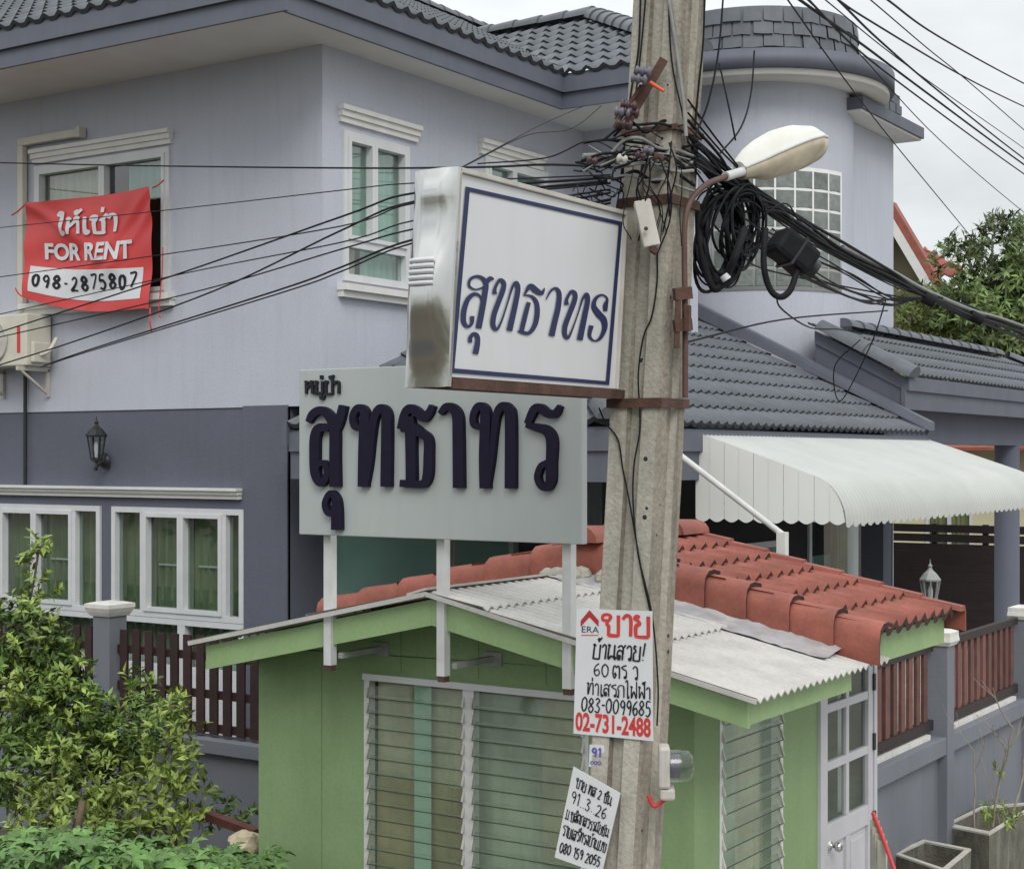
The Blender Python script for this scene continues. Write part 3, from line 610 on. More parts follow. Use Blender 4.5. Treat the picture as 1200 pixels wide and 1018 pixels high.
mb = MB(); mb.box(TC.x - .6, bxR + .12, 17.7, BYE - .1, pz + .172, pz + .55)
for c_ in range(3):
    for i in range(9):
        y_ = 17.7 + i * .21 + .1 * (c_ % 2); 
        if y_ + .2 < BYE - .1: mb.box(bxR + .121, bxR + .135 + .008 * ((i * 7 + c_) % 3), y_, y_ + .195, pz + .18 + c_ * .12, pz + .29 + c_ * .12)
mb.build('roof_kerb', M['tile'], tw)
# glass blocks
mb = MB(); fr = MB(); tA, tB = -R(21.6), R(57); zA = 3 + (H0 - 338) / F * 18.05; zB = 3 + (H0 - 200) / F * 18.05
nc, nr = 7, 6
for i in range(nc):
    for j in range(nr):
        g0 = tA + (tB - tA) * (i + .03) / nc; g1 = tA + (tB - tA) * (i + .97) / nc; z0 = zA + (zB - zA) * (j + .03) / nr; z1 = zA + (zB - zA) * (j + .97) / nr
        gi0, gi1, zi0, zi1 = g0 + .012, g1 - .012, z0 + .014, z1 - .014
        vs = [cyl(g0, TR + .006, z0), cyl(g1, TR + .006, z0), cyl(g1, TR + .006, z1), cyl(g0, TR + .006, z1), cyl(gi0, TR + .018, zi0), cyl(gi1, TR + .018, zi0), cyl(gi1, TR + .018, zi1), cyl(gi0, TR + .018, zi1)]
        mb.add(vs, [(0, 1, 5, 4), (1, 2, 6, 5), (2, 3, 7, 6), (3, 0, 4, 7), (4, 5, 6, 7)])
gb = MB(); ringwall(gb, [(TR + .004, zA - .03), (TR + .010, zA - .03), (TR + .010, zB + .03), (TR + .004, zB + .03)], tA - .02, tB + .02, 28)
mb.build('glass_block_window', M['block'], tw); gb.build('glass_block_grout', M['grout'], tw)
# --- carport roof at the right
CX, CY0, CZE = -5.72, 16.45, 3.86
rc = tile_roof((CX, CY0, CZE), (0, 1, 0), (-1, 0, 0), .53, 9.0, 1.12, wave=.15, row=.30, amp=.014, clips=[((CX, CY0 + 8.6, 0), (-.55, 1, 0))])
laps(rc.build('tile_roof', M['tile'], house), M['shadegrime'])
mb = MB(); ridge_caps(mb, (CX + .04, CY0, CZE - .01), (CX - 1.0, CY0, CZE - .01 + 1.04 * .53), .14, .5)
mb.build('ridge_tiles', M['tile'], house); mb = MB()
ridge_caps(mb, (CX - 1.12, CY0 + 1.0, CZE + 1.12 * .53 + .05), (CX - 1.12, CY0 + 7.2, CZE + 1.12 * .53 + .05), .11, .4); mb.build('ridge_tiles', M['tile'], house); mb = MB(); ridge_caps(mb, (CX, CY0 + 8.6, CZE + .04), (CX - 1.12, CY0 + 7.7, CZE + 1.12 * .53 + .05), .11, .4)
mb.build('ridge_tiles', M['tile'], house)
mb = MB()
mb.box(CX - .06, CX - .015, CY0 - .045, CY0 + 8.7, CZE - .36, CZE - .02); mb.box(CX - .02, CX + .02, CY0 - .02, CY0 + 8.7, CZE - .16, CZE - .01)
dz = 1.03 * .53
mb.hexa([(CX - .02, CY0 - .04, CZE - .16), (CX - 1.05, CY0 - .04, CZE - .16 + dz), (CX - 1.05, CY0, CZE - .16 + dz), (CX - .02, CY0, CZE - .16), (CX - .02, CY0 - .04, CZE - .02), (CX - 1.05, CY0 - .04, CZE - .02 + dz), (CX - 1.05, CY0, CZE - .02 + dz), (CX - .02, CY0, CZE - .02)])
mb.hexa([(CX - .02, CY0 - .02, CZE - .36), (CX - 1.05, CY0 - .02, CZE - .36 + dz), (CX - 1.05, CY0 + .02, CZE - .36 + dz), (CX - .02, CY0 + .02, CZE - .36), (CX - .02, CY0 - .02, CZE - .162), (CX - 1.05, CY0 - .02, CZE - .162 + dz), (CX - 1.05, CY0 + .02, CZE - .162 + dz), (CX - .02, CY0 + .02, CZE - .162)])
mb.build('fascia', M['fascia'], house)
mb = MB(); mb.box(CX - .55, CX - .25, PYR + .1, CY0 + 8.4, CZE - .72, CZE - .33); mb.box(CX - 1.6, CX - .55, PYR + .1, PYR + .35, CZE - .72, CZE - .33); mb.build('carport_beam', M['wall_lo'], house)
mb = MB(); mb.add([(CX - 1.5, CY0, CZE - .30), (CX - .06, CY0, CZE - .30), (CX - .06, CY0 + 8.5, CZE - .30), (CX - 1.5, CY0 + 8.5, CZE - .30)], [(0, 1, 2, 3)]); mb.build('soffit', M['soffit'], house)
pc = PX(1180, 600, CX - .40); mb = MB(); mb.lathe((pc.x, pc.y, GZ), (0, 0, 1), [(0, .19), (.3, .19), (.3, .165), (3.36, .165)], 24); mb.build('carport_column', M['wall_lo'], house)
# porch front: posts, wall and glazing seen under the awning
mb = MB(); fP = onplaneX(-6.3)
pd0 = (PX(838, 600, -6.3).y, PX(912, 600, -6.3).y, .2, PX(880, 636, -6.3).z); pd1 = (PX(946, 600, -6.3).y, PX(1020, 600, -6.3).y, .2, PX(980, 606, -6.3).z + .04)
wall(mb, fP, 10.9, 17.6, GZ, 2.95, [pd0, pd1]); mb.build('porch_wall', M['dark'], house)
window(house, fP, *pd0, fw=.06, glass='glassd', back='dark', vm=[((pd0[0] + pd0[1]) / 2, .05)], curt=[(pd0[0], pd0[1], .2, pd0[3] - .25, 'curtain3')])
window(house, fP, *pd1, fw=.07, glass='glassd', back='dark', curt=[(pd1[0] + .9, pd1[1] - .4, .2, pd1[3], 'curtain'), (pd1[0], pd1[0] + .9, .2, 1.95, 'curtain3')])
mb = MB(); pp = PX(1027, 650, -5.95); mb.box(pp.x - .12, pp.x + .12, pp.y - .12, pp.y + .12, GZ, 2.95); mb.build('porch_post', M['wall_lo'], house)

# ================================================================== awning
aw = thing('awning', (-5.4, 13.6, 2.5), 'white ribbed metal awning with scalloped edge over the side porch', 'awning')
AY0, AY1 = 10.96, 16.35; AXo = -4.28
prof = [(-5.5, 3.180), (-5.2, 3.078), (-4.9, 2.976), (-4.6, 2.874), (-4.47, 2.826), (-4.395, 2.772), (-4.335, 2.69), (-4.297, 2.60), (-4.282, 2.50)]
mb = MB(); ppts = smoothpts([Vector((a, 0, b)) for a, b in prof], 3); nsc = int((AY1 - AY0) / .0125); vs = []; k = len(ppts)
for i in range(nsc + 1):
    y = AY0 + (AY1 - AY0) * i / nsc; rib = .006 * math.cos((y - AY0) / .075 * 2 * math.pi)
    for j, q in enumerate(ppts):
        t = (ppts[min(j + 1, k - 1)] - ppts[max(j - 1, 0)]).normalized(); nn = Vector((-t.z, 0, t.x)); nn = -nn if nn.z < 0 and nn.x < 0 else nn
        z = q + nn * rib
        if j == k - 1: z = z - Vector((0, 0, .028 * abs(math.sin((y - AY0) / .15 * math.pi))))
        vs.append(Vector((z.x, y, z.z)))
mb.add(vs, [(i * k + j, (i + 1) * k + j, (i + 1) * k + j + 1, i * k + j + 1) for i in range(nsc) for j in range(k - 1)], True)
mb.build('canopy', M['awn'], aw)
for yy in (AY0, AY1):
    mb = MB(); x = -5.5; strip = .122; i = 0
    def topz(x):
        for q0, q1 in zip(ppts, ppts[1:]):
            if q0.x <= x <= q1.x: return q0.z + (q1.z - q0.z) * (x - q0.x) / max(1e-6, q1.x - q0.x)
        return ppts[0].z if x < -5 else ppts[-1].z
    while x < AXo - .02:
        x1 = min(x + strip, AXo); xm = (x + x1) / 2; b = 2.52; o = .003 * (i % 2); m5 = 7
        xs = [x + (x1 - .001 - x) * q / m5 for q in range(m5 + 1)]
        lo = [(a, yy - o, b - .028 * math.sin(math.pi * q / m5)) for q, a in enumerate(xs)]; hi = [(a, yy - o, topz(a) + .007) for a in xs]
        mb.add(lo + hi, [(q, q + 1, m5 + 2 + q, m5 + 1 + q) for q in range(m5)]); x = x1; i += 1
    mb.build('side_panel', M['awns'], aw)
mb = MB(); mb.bar((-5.45, AY0 + .03, 3.1), (-5.45, AY1 - .03, 3.1), .04, .04); mb.bar((-4.36, AY0 + .03, 2.62), (-4.36, AY1 - .03, 2.62), .03, .03)
for y in (AY0 + .05, (AY0 + AY1) / 2, AY1 - .05): mb.bar((-5.45, y, 2.6), (-4.36, y, 2.6), .03, .03)
mb.build('support_frame', M['frame'], aw)
# ================================================================== guard booth
booth = thing('guard_booth', (-4.8, 8, GZ), 'small green guard booth with grey corrugated roof in front and red tile roof behind', 'booth')
FY = 6.426; WYb = 6.80; SXb = -3.42; LXb = -6.222; RX = -2.968; AX = -4.71; BYb = 9.22
fB = onplaneY(WYb); fS = onplaneX(SXb)
lvA = (PY(427, 800, WYb).x, PY(690, 800, WYb).x, .35, PY(427, 788, WYb).z)
lvB = (PX(843, 850, SXb).y, PX(917, 850, SXb).y, .30, 1.80)
dr = (PX(962, 850, SXb).y, PX(1021, 850, SXb).y, GZ + .05, 1.86)
mb = MB(); wall(mb, fB, LXb, SXb, GZ, 1.90, [lvA]); wall(mb, fS, WYb, BYb, GZ, 1.95, [lvB, dr])
def rz(x, top=2.29, e=1.9): return top - abs(x - AX) * (top - e) / 1.75
mb.add([(LXb, WYb, 1.90), (SXb, WYb, 1.90), (SXb, WYb, rz(SXb) - .06), (AX, WYb, 2.23), (LXb, WYb, rz(LXb) - .06)], [(0, 1, 2, 3, 4)])
wall(mb, onplaneX(LXb), WYb, BYb, GZ, 1.95); wall(mb, onplaneY(BYb), LXb, SXb, GZ, 1.95)
mb.build('wall', M['green'], booth)
mb = MB()
for px, za, zb in ((377, GZ, 1.84), (561, 1.83, 2.16), (470, 1.83, 2.05), (640, 1.83, 2.05)):
    x = PY(px, 800, WYb).x; mb.box(x - .002, x + .002, WYb - .0025, WYb + .01, za, zb)
mb.build('panel_joints', M['darkgreen'], booth)
# front gable boards, side fascia and soffit
mb = MB(); bh = .132
def gb_(x0, z0, x1, z1, y0, y1): mb.hexa([(x0, y0, z0 - bh), (x1, y0, z1 - bh), (x1, y1, z1 - bh), (x0, y1, z0 - bh), (x0, y0, z0), (x1, y0, z1), (x1, y1, z1), (x0, y1, z0)])
gb_(-6.275, 1.935, AX, 2.275, FY, FY + .03); gb_(AX + .001, 2.275, RX, 1.918, FY, FY + .03)
mb.box(RX - .03, RX, FY + .031, 7.68, 1.80, 1.916); mb.box(-6.275, -6.245, FY + .031, 7.8, 1.812, 1.935)
mb.build('fascia', M['greenf'], booth)
mb = MB(); mb.add([(SXb, WYb, 1.835), (RX - .03, WYb, 1.835), (RX - .03, 7.68, 1.835), (SXb, 7.68, 1.835)], [(0, 1, 2, 3)])
mb.add([(LXb, WYb, 1.835), (-6.245, WYb, 1.835), (-6.245, 7.8, 1.835), (LXb, 7.8, 1.835)], [(0, 1, 2, 3)])
mb.build('soffit', M['green'], booth)
# corrugated sheets
def corr(mb, xa, za, xb, zb, y0, y1, pitch=.076, amp=.010, lift=0.):
    n = int((y1 - y0) / pitch * 8); vs = []
    for i in range(n + 1):
        y = y0 + (y1 - y0) * i / n; h = amp * math.cos(2 * math.pi * (y - y0) / pitch)
        vs += [(xa, y, za + h + .012), (xb, y, zb + h + .012 + lift), (xb, y, zb + h + .004 + lift)]
    mb.add(vs, [(3 * i, 3 * i + 3, 3 * i + 4, 3 * i + 1) for i in range(n)], True); mb.add(vs, [(3 * i + 1, 3 * i + 4, 3 * i + 5, 3 * i + 2) for i in range(n)])
mb = MB(); y0, y1 = FY - .05, 8.06; zz = lambda x: 2.295 - abs(x - AX) * .212
for xa, xb, l in ((AX, -4.36, .016), (-4.42, -3.62, .016), (-3.68, -2.90, .0)): corr(mb, xa, zz(xa), xb, zz(xb), y0, y1, lift=l)
for xa, xb, l in ((AX, -5.5, .012), (-5.44, -6.36, 0)): corr(mb, xa, zz(xa), xb, zz(xb), y0, y1, lift=l)
mb.bar((-6.36, y0 - .004, zz(-6.36) + .004), (AX, y0 - .004, zz(AX) + .010), .006, .024); mb.bar((AX, y0 - .004, zz(AX) + .010), (-2.9, y0 - .004, zz(-2.9) + .006), .006, .022)
mb.build('corrugated_roof', M['corr'], booth)
mb = MB(); mb.hexa([(AX - .12, y0, zz(AX) - .005), (AX, y0, zz(AX) + .03), (AX, y1, zz(AX) + .03), (AX - .12, y1, zz(AX) - .005), (AX - .12, y0, zz(AX) + .008), (AX, y0, zz(AX) + .042), (AX, y1, zz(AX) + .042), (AX - .12, y1, zz(AX) + .008)])
mb.build('ridge_strip', M['corr'], booth)
# red tile roof
RY0, RY1, RRX, RRZ, RS = 7.82, 9.17, -4.62, 2.475, .235
rz2 = RRZ - .02 - RS * (-2.90 - RRX) ; 
for sgn, ex_ in ((1, -2.90), (-1, -6.56)):
    wdt = abs(ex_ - RRX); zz0 = RRZ - RS * wdt
    rt = tile_roof((ex_, RY0, zz0), (0, 1, 0), (-sgn, 0, 0), RS, RY1 - RY0, wdt, wave=.153, row=.286, amp=.022, lip=.034, clips=[((RRX, 0, 0), (-sgn, 0, 0))])
    laps(rt.build('red_tile_roof', M['redtile'], booth), M['redshadegrime'])
# verge tiles: rounded L-shaped caps along front, flat ones along back
for sgn, ex_ in ((1, -2.88), (-1, -6.58)):
    mb = MB(); wdt = abs(ex_ - RRX); nseg = 7 if sgn > 0 else 6; ds = wdt / nseg
    for i in range(nseg):
        d0, d1 = i * ds, (i + 1) * ds + .03
        prf = [(.16, .035), (.08, .05), (.02, .045), (-.025, .015), (-.04, -.04), (-.04, -.165)]
        vs = []
        for d, lift in ((d0, 0), (d1, .030)):
            x = RRX + sgn * d; z = RRZ - RS * d + lift
            for py_, pz_ in prf: vs.append((x, RY0 + py_ - lift * .5, z + pz_))
        m6 = len(prf); mb.add(vs, [(j, j + 1, m6 + j + 1, m6 + j) for j in range(m6 - 1)], True)
        vin = [vs[m6 + j] for j in range(m6)] + [(vs[m6 + j][0] - sgn * .004, vs[m6 + j][1] + .020, vs[m6 + j][2] - .026) for j in range(m6)]
        mb.add(vin, [(j, j + 1, m6 + j + 1, m6 + j) for j in range(m6 - 1)])
    laps(mb.build('verge_tiles', M['redtile'], booth), M['redshadegrime'])
    mb = MB()
    for i in range(nseg):
        d0, d1 = i * ds, (i + 1) * ds + .03
        xa, xb = RRX + sgn * d0, RRX + sgn * d1; za, zb = RRZ - RS * d0 + .045, RRZ - RS * d1 + .062
        mb.hexa([(xa, RY1 - .06, za - .03), (xb, RY1 - .06, zb - .03), (xb, RY1 + .03, zb - .03), (xa, RY1 + .03, za - .03), (xa, RY1 - .05, za), (xb, RY1 - .05, zb), (xb, RY1 + .02, zb), (xa, RY1 + .02, za)])
        mb.hexa([(xa, RY1 + .022, za - .15), (xb, RY1 + .022, zb - .15), (xb, RY1 + .035, zb - .15), (xa, RY1 + .035, za - .15), (xa, RY1 + .022, za - .031), (xb, RY1 + .022, zb - .031), (xb, RY1 + .035, zb - .031), (xa, RY1 + .035, za - .031)])
    mb.build('verge_tiles', M['redtile'], booth)
mb = MB(); ridge_caps(mb, (RRX, RY0 - .07, RRZ + .03), (RRX, RY1 + .03, RRZ + .03), .105, .33); mb.build('ridge_tiles', M['redtile'], booth)
mb = MB(); zf = RRZ - RS * (-2.97 - RRX); mb.box(-3.0, -2.97, RY0 + .02, RY1, zf - .19, zf - .035); mb.box(-6.5, -6.47, RY0, RY1, zf - .19, zf - .035)
mb.poly([(-6.4, RY0 + .06, 1.9), (-3.05, RY0 + .06, 1.9), (-3.05, RY0 + .06, rz2 + .0), (RRX, RY0 + .06, RRZ - .04), (-6.4, RY0 + .06, rz2)], (0, .03, 0)); mb.build('fascia', M['greenf'], booth)
mb = MB(); mb.add([(SXb, RY0 + .1, zf - .17), (-3.0, RY0 + .1, zf - .17), (-3.0, RY1, zf - .17), (SXb, RY1, zf - .17)], [(0, 1, 2, 3)])
mb.build('soffit', M['green'], booth)
# crumpled zinc flashing under the verge
mb = MB(); n_ = 46; vs = []; rr = random.Random(5)
for i in range(n_ + 1):
    x = RRX - .1 + (1.66) * i / n_; z = RRZ - RS * abs(x - RRX); zc = zz(x) + .03
    j = lambda a: rr.uniform(-a, a)
    vs += [(x, RY0 - .025, z - .10), (x, RY0 - .035, max(zc + .03, z - .14) + j(.006)), (x, RY0 - .12 + j(.006), zc + .012 + j(.006)), (x, RY0 - .22 + j(.01), zc - .002 + j(.005)), (x, RY0 - .30 + j(.016), zc - .004 + abs(j(.008)))]
mb.add(vs, [(5 * i + j, 5 * i + 5 + j, 5 * i + 6 + j, 5 * i + 1 + j) for i in range(n_) for j in range(4)], True); mb.build('flashing', M['flash'], booth)
mb = MB(); rr = random.Random(8)
for _ in range(9):
    x = RRX + .02 + rr.uniform(-.25, .30); mb.lathe((x, RY0 - .06 - rr.uniform(0, .07), RRZ - .16 - .1 * abs(x - RRX) - .02), (rr.uniform(-.3, .3), -.2, 1), [(0, .05), (.03, .06), (.06, .045), (.08, .01)], 7, False)
mb.build('mortar', M['conc'], booth)
# louvred windows
def louvre(name, f, a0, a1, b0, b1, mids, curt, tilt=.055, ex=.083):
    w_ = MB(); t = .035
    edges = [a0] + mids + [a1]
    w_.mbox(f, a0, a1, b1 - t, b1, -.02, .05); w_.mbox(f, a0, a1, b0, b0 + t, -.02, .05)
    for i, e in enumerate(edges):
        l = max(a0, e - t / 2 - (t / 2 if 0 < i < len(edges) - 1 else 0)); r = min(a1, e + t / 2 + (t / 2 if 0 < i < len(edges) - 1 else 0))
        if i == 0: l, r = a0, a0 + t
        if i == len(edges) - 1: l, r = a1 - t, a1
        w_.mbox(f, l, r, b0 + t, b1 - t, -.004, .05)
    wo = w_.build(name, M['frame'], booth)
    cl = MB(); gl = MB(); ed = MB()
    for i in range(len(edges) - 1):
        l = edges[i] + t; r = edges[i + 1] - t; z = b1 - t - ex
        while z > b0 + .01:
            c = [(z - .010, -.020), (z + ex, .012)]
            gl.hexa([f(l, c[0][0], c[0][1]), f(r, c[0][0], c[0][1]), f(r, c[0][0] - .001, c[0][1] + .005), f(l, c[0][0] - .001, c[0][1] + .005), f(l, c[1][0], c[1][1]), f(r, c[1][0], c[1][1]), f(r, c[1][0], c[1][1] + .005), f(l, c[1][0], c[1][1] + .005)])
            ed.hexa([f(l, c[0][0] - .004, c[0][1] - .003), f(r, c[0][0] - .004, c[0][1] - .003), f(r, c[0][0] - .004, c[0][1] + .006), f(l, c[0][0] - .004, c[0][1] + .006), f(l, c[0][0] - .001, c[0][1] - .003), f(r, c[0][0] - .001, c[0][1] - .003), f(r, c[0][0] - .001, c[0][1] + .006), f(l, c[0][0] - .001, c[0][1] + .006)])
            for e in (l - .013, r + .001): cl.hexa([f(e, z - .010, -.024), f(e + .012, z - .010, -.024), f(e + .012, z - .010, -.012), f(e, z - .010, -.012), f(e, z + ex * .5, -.006), f(e + .012, z + ex * .5, -.006), f(e + .012, z + ex * .5, .012), f(e, z + ex * .5, .012)])
            z -= ex
    ed.build('blade_edges', M['bedge'], wo); gl.build('louvre_blades', M['louvre'], wo); cl.build('blade_clips', M['pvc'], wo)
    for l, r, lo, hi, mt, d in curt:
        c = MB(); curtain_sheet(c, f, l, r, lo, hi, d, .3, .012); c.build('curtain', M[mt], wo)
    bk = MB(); bk.mbox(f, a0, a1, b0, b1, .5, .52); bk.build('room_backing', M['dark'], wo)
m1 = PY(549, 802, WYb).x
def wx(px): return PY(px, 850, WYb).x
louvre('louvre_window', fB, *lvA, [m1], [(wx(432), m1, lvA[2], 1.22, 'brownroom', .09), (wx(432), m1, 1.20, lvA[3], 'curtain2', .10), (wx(480), wx(497), lvA[2], lvA[3], 'tealstrip', .06), (m1, lvA[1], lvA[2], lvA[3], 'lace', .09), (wx(628), lvA[1], .9, lvA[3], 'curtain2', .07)])
louvre('louvre_window', fS, *lvB, [], [(lvB[0], lvB[0] + .32, lvB[2], lvB[3], 'lace', .08), (lvB[0] + .28, lvB[1], lvB[2], lvB[3], 'curtain2', .10)], ex=.089)
# door
d0, d1, z0, z1 = dr; dm = MB(); st = .075; mid = (d0 + d1) / 2
zs = [z0, .72, 1.02, 1.10, 1.48, 1.86]
zk = PX(990, 920, SXb).z
glo = .90
dm.mbox(fS, d0, d0 + st, z0, z1, -.012, .03); dm.mbox(fS, d1 - st, d1, z0, z1, -.012, .03)
rows = [glo, glo + .33, glo + .66, z1]
dm.mbox(fS, d0 + st, d1 - st, z0, z0 + .12, -.010, .03); dm.mbox(fS, d0 + st, d1 - st, glo - .12, glo, -.010, .03); dm.mbox(fS, d0 + st, d1 - st, z1 - .06, z1, -.010, .03)
for b in rows[1:3]: dm.mbox(fS, d0 + st, d1 - st, b - .025, b + .025, -.008, .028)
dm.mbox(fS, mid - .03, mid + .03, z0 + .12, glo - .12, -.010, .03); dm.mbox(fS, mid - .022, mid + .022, glo, z1 - .06, -.006, .026)
dm.mbox(fS, d0 + st, d1 - st, z0 + .12, glo - .12, .008, .02)
for l, r in ((d0 + st, mid - .03), (mid + .03, d1 - st)): dm.mbox(fS, l + .04, r - .04, z0 + .17, glo - .17, .0, .015)
door = dm.build('door', M['doorp'], booth, .004)
gm = MB(); gm.add([fS(d0 + st, glo, .012), fS(d1 - st, glo, .012), fS(d1 - st, z1 - .06, .012), fS(d0 + st, z1 - .06, .012)], [(0, 1, 2, 3)]); gm.build('door_panes', M['doorglass'], door)
cm = MB(); curtain_sheet(cm, fS, d0 + st, d0 + st + .2, glo, 1.58, .07, .12, .012); curtain_sheet(cm, fS, mid + .02, mid + .13, glo, 1.62, .07, .12, .012); cm.build('door_curtain', M['acryl'], door)
bk = MB(); bk.mbox(fS, d0, d1, z0, z1, .35, .37); bk.build('room_backing', M['dark'], door)
kn = PX(971, 990, SXb); km = MB(); km.lathe(kn, (1, 0, 0), [(0, .03), (.012, .03), (.014, .012), (.04, .012), (.046, .026), (.065, .03), (.08, .02), (.084, .004)], 16); km.build('door_knob', M['steel'], door)
hm2 = MB(); fm = .05
hm2.mbox(fS, d0 - fm, d0 - .003, z0, z1 + .03, -.02, .05); hm2.mbox(fS, d1 + .003, d1 + fm, z0, z1 + .03, -.02, .05)
hm2.build('door_frame', M['doorp'], booth)
hg = MB()
for z in (.75, 1.22, 1.58): hg.mbox(fS, d1 - .012, d1 + .016, z, z + .10, -.026, -.012)
hg.build('door_hinges', M['iron'], door)
# ================================================================== village sign on posts
SY = 6.355
sg = thing('name_sign', (PY(515, 640, SY).x, SY, 1.7), 'grey village name board on three white posts over the booth gable', 'sign')
bl = PY(350.5, 433.5, SY); br = PY(682, 636, SY); bz0 = PY(353.5, 626, SY).z; bz1 = bl.z
mb = MB(); mb.box(bl.x, br.x, SY, SY + .05, bz0, bz1); mb.build('board', M['boardw'], sg, .004)
fn_s = lambda px, py, e: (lambda q: Vector((q.x, SY - e, q.z)))(PY(px, py, SY))
z1s = lambda st: [(340 + a / 4.85, 420 + b / 4.85, c / 4.85 * .92) for a, b, c in st]
z2s = lambda st: [(500 + a / 4.847, 440 + b / 4.847, c / 4.847 * .92) for a, b, c in st]
LT = [
 [z1s(q) for q in ([(120, 362, 34), (145, 318, 48), (185, 296, 52), (225, 312, 54), (255, 355, 58), (270, 420, 60), (270, 560, 60), (272, 728, 62)], [(275, 410, 50), (300, 345, 52), (318, 268, 48)],
   [(238, 395, 40), (185, 395, 55), (160, 440, 58), (156, 540, 58), (160, 650, 54), (185, 706, 44), (215, 690, 40), (228, 640, 34), (208, 592, 34), (170, 610, 30)],
   [(265, 885, 36), (230, 872, 36), (216, 820, 34), (245, 765, 36), (275, 790, 44), (281, 850, 58), (282, 972, 62)])],
 [z1s(q) for q in ([(422, 400, 34), (385, 385, 42), (374, 330, 42), (400, 283, 44), (435, 295, 50), (441, 350, 58), (436, 500, 62), (432, 728, 62)], [(446, 725, 28), (466, 600, 34), (480, 450, 40), (495, 340, 46), (528, 285, 52), (563, 310, 56), (566, 400, 62), (562, 728, 64)])],
 [z1s(q) for q in ([(640, 402, 34), (665, 322, 48), (695, 286, 54), (735, 302, 54), (775, 338, 52), (806, 310, 46), (825, 268, 36)], [(645, 405, 30), (700, 395, 70), (760, 425, 54), (800, 462, 52), (802, 560, 54), (798, 660, 56), (778, 708, 50), (720, 714, 44), (642, 708, 44)], [(690, 330, 60), (702, 420, 66), (703, 500, 62), (706, 700, 62)])],
 [z2s(q) for q in ([(92, 218, 30), (125, 180, 46), (160, 185, 54), (190, 230, 62), (195, 350, 64), (198, 638, 66)],)],
 [z2s(q) for q in ([(322, 295, 34), (285, 280, 38), (281, 225, 40), (310, 175, 46), (345, 190, 52), (350, 250, 60), (345, 450, 64), (348, 640, 64)], [(362, 636, 24), (385, 480, 30), (400, 320, 36), (415, 220, 44), (445, 175, 50), (478, 190, 56), (492, 260, 64), (492, 640, 66)])],
 [z2s(q) for q in ([(772, 172, 28), (745, 215, 48), (700, 215, 52), (660, 185, 52), (625, 195, 50), (588, 275, 40)], [(580, 282, 30), (640, 295, 50), (698, 315, 60), (725, 370, 64), (722, 500, 60), (720, 595, 58), (700, 634, 46), (665, 625, 40), (645, 575, 38), (665, 515, 38), (702, 495, 40)])],
]
for st in LT:
    mb = MB(); ribbon(mb, st, fn_s, .001, .028, 6); mb.build('raised_letter', M['navy'], sg)
mb = MB(); pw = lambda u, v, e: fn_s(357 + u, 461.5 - v, e)
ribbon(mb, write('หมู่ป้า', 1.5, 0, 14.5, 42, 2.6), pw, .001, .012); mb.build('small_lettering', M['ink'], sg)
for px, yb in ((379, 780), (512, 793), (660, 808)):
    p = PY(px, yb, SY + .02); mb = MB(); mb.bar((p.x, SY + .075, p.z), (p.x, SY + .075, bz0 + .5), .048, .05, (0, 1, 0)); po = mb.build('post', M['pole_paint'], sg)
    mb = MB(); mb.bar((p.x + .05, SY + .10, p.z + .05), (p.x + .05, WYb - .012, p.z + .05), .03, .03); mb.box(p.x - .0, p.x + .11, WYb - .012, WYb + .0, p.z + .015, p.z + .085); mb.build('bracket', M['zinc'], po)
    mb = MB(); mb.box(p.x - .022, p.x + .022, SY + .055, SY + .095, p.z - .03, p.z - .001); mb.build('post_foot', M['rust'], po)

# ================================================================== concrete pole
LX_, LY_ = .0450, .0296                     # the pole leans
def lean(p): p = Vector(p); k = p.z - 3.6; return Vector((p.x + LX_ * k, p.y + LY_ * k, p.z))
PCX, PCY, PH = -2.845, 5.315, .104
pole = thing('utility_pole', lean((PCX, PCY, GZ)), 'leaning weathered concrete utility pole standing in front of the booth', 'pole')
mb = MB(); zsx = [GZ - .1 + i * .25 for i in range(38)]
sec = [(-1, -.94), (-.94, -1), (-.28, -1), (-.20, -.80), (.24, -.80), (.32, -1), (.93, -1), (1, -.93), (1, -.40), (.78, -.30), (.78, .26), (1, .36), (1, .94), (.94, 1), (-1, 1)]
rr = random.Random(2); rings = []
for z in zsx:
    s_ = PH * (1.06 - .012 * z); rings.append([lean((PCX + a * s_, PCY + b * s_, z)) + Vector((rr.uniform(-.002, .002), rr.uniform(-.002, .002), 0)) for a, b in sec])
ns = len(sec); mb.add([v for r_ in rings for v in r_], [(i * ns + j, i * ns + (j + 1) % ns, (i + 1) * ns + (j + 1) % ns, (i + 1) * ns + j) for i in range(len(zsx) - 1) for j in range(ns)])
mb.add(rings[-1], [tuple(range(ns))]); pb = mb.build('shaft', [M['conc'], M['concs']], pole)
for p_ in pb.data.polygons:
    if (p_.normal.x > .55 and p_.normal.y > -.8) or p_.index % ns in (2, 4): p_.material_index = 1  # right-hand faces and groove walls take the darker, more streaked concrete
mb = MB(); rr = random.Random(21)
for i in range(26):                                   # cast-in bolt holes and chips down the two faces
    z = rr.uniform(1.2, 4.4); s_ = PH * (1.06 - .012 * z); a = rr.choice((-.62, .62, .0)) * s_ + rr.uniform(-.01, .01)
    if i % 2: c = lean((PCX + a, PCY - s_ * (.80 if abs(a) < .02 else 1.0) - .0005, z)); mb.lathe(c, (0, -1, 0), [(0, rr.uniform(.004, .010)), (.001, .003)], 7, False)
    else: c = lean((PCX + s_ * (1 if abs(a) > .02 else .78) + .0005, PCY + a, z)); mb.lathe(c, (1, 0, 0), [(0, rr.uniform(.004, .012)), (.001, .003)], 6, False)
mb.build('bolt_holes', M['iron'], pole)
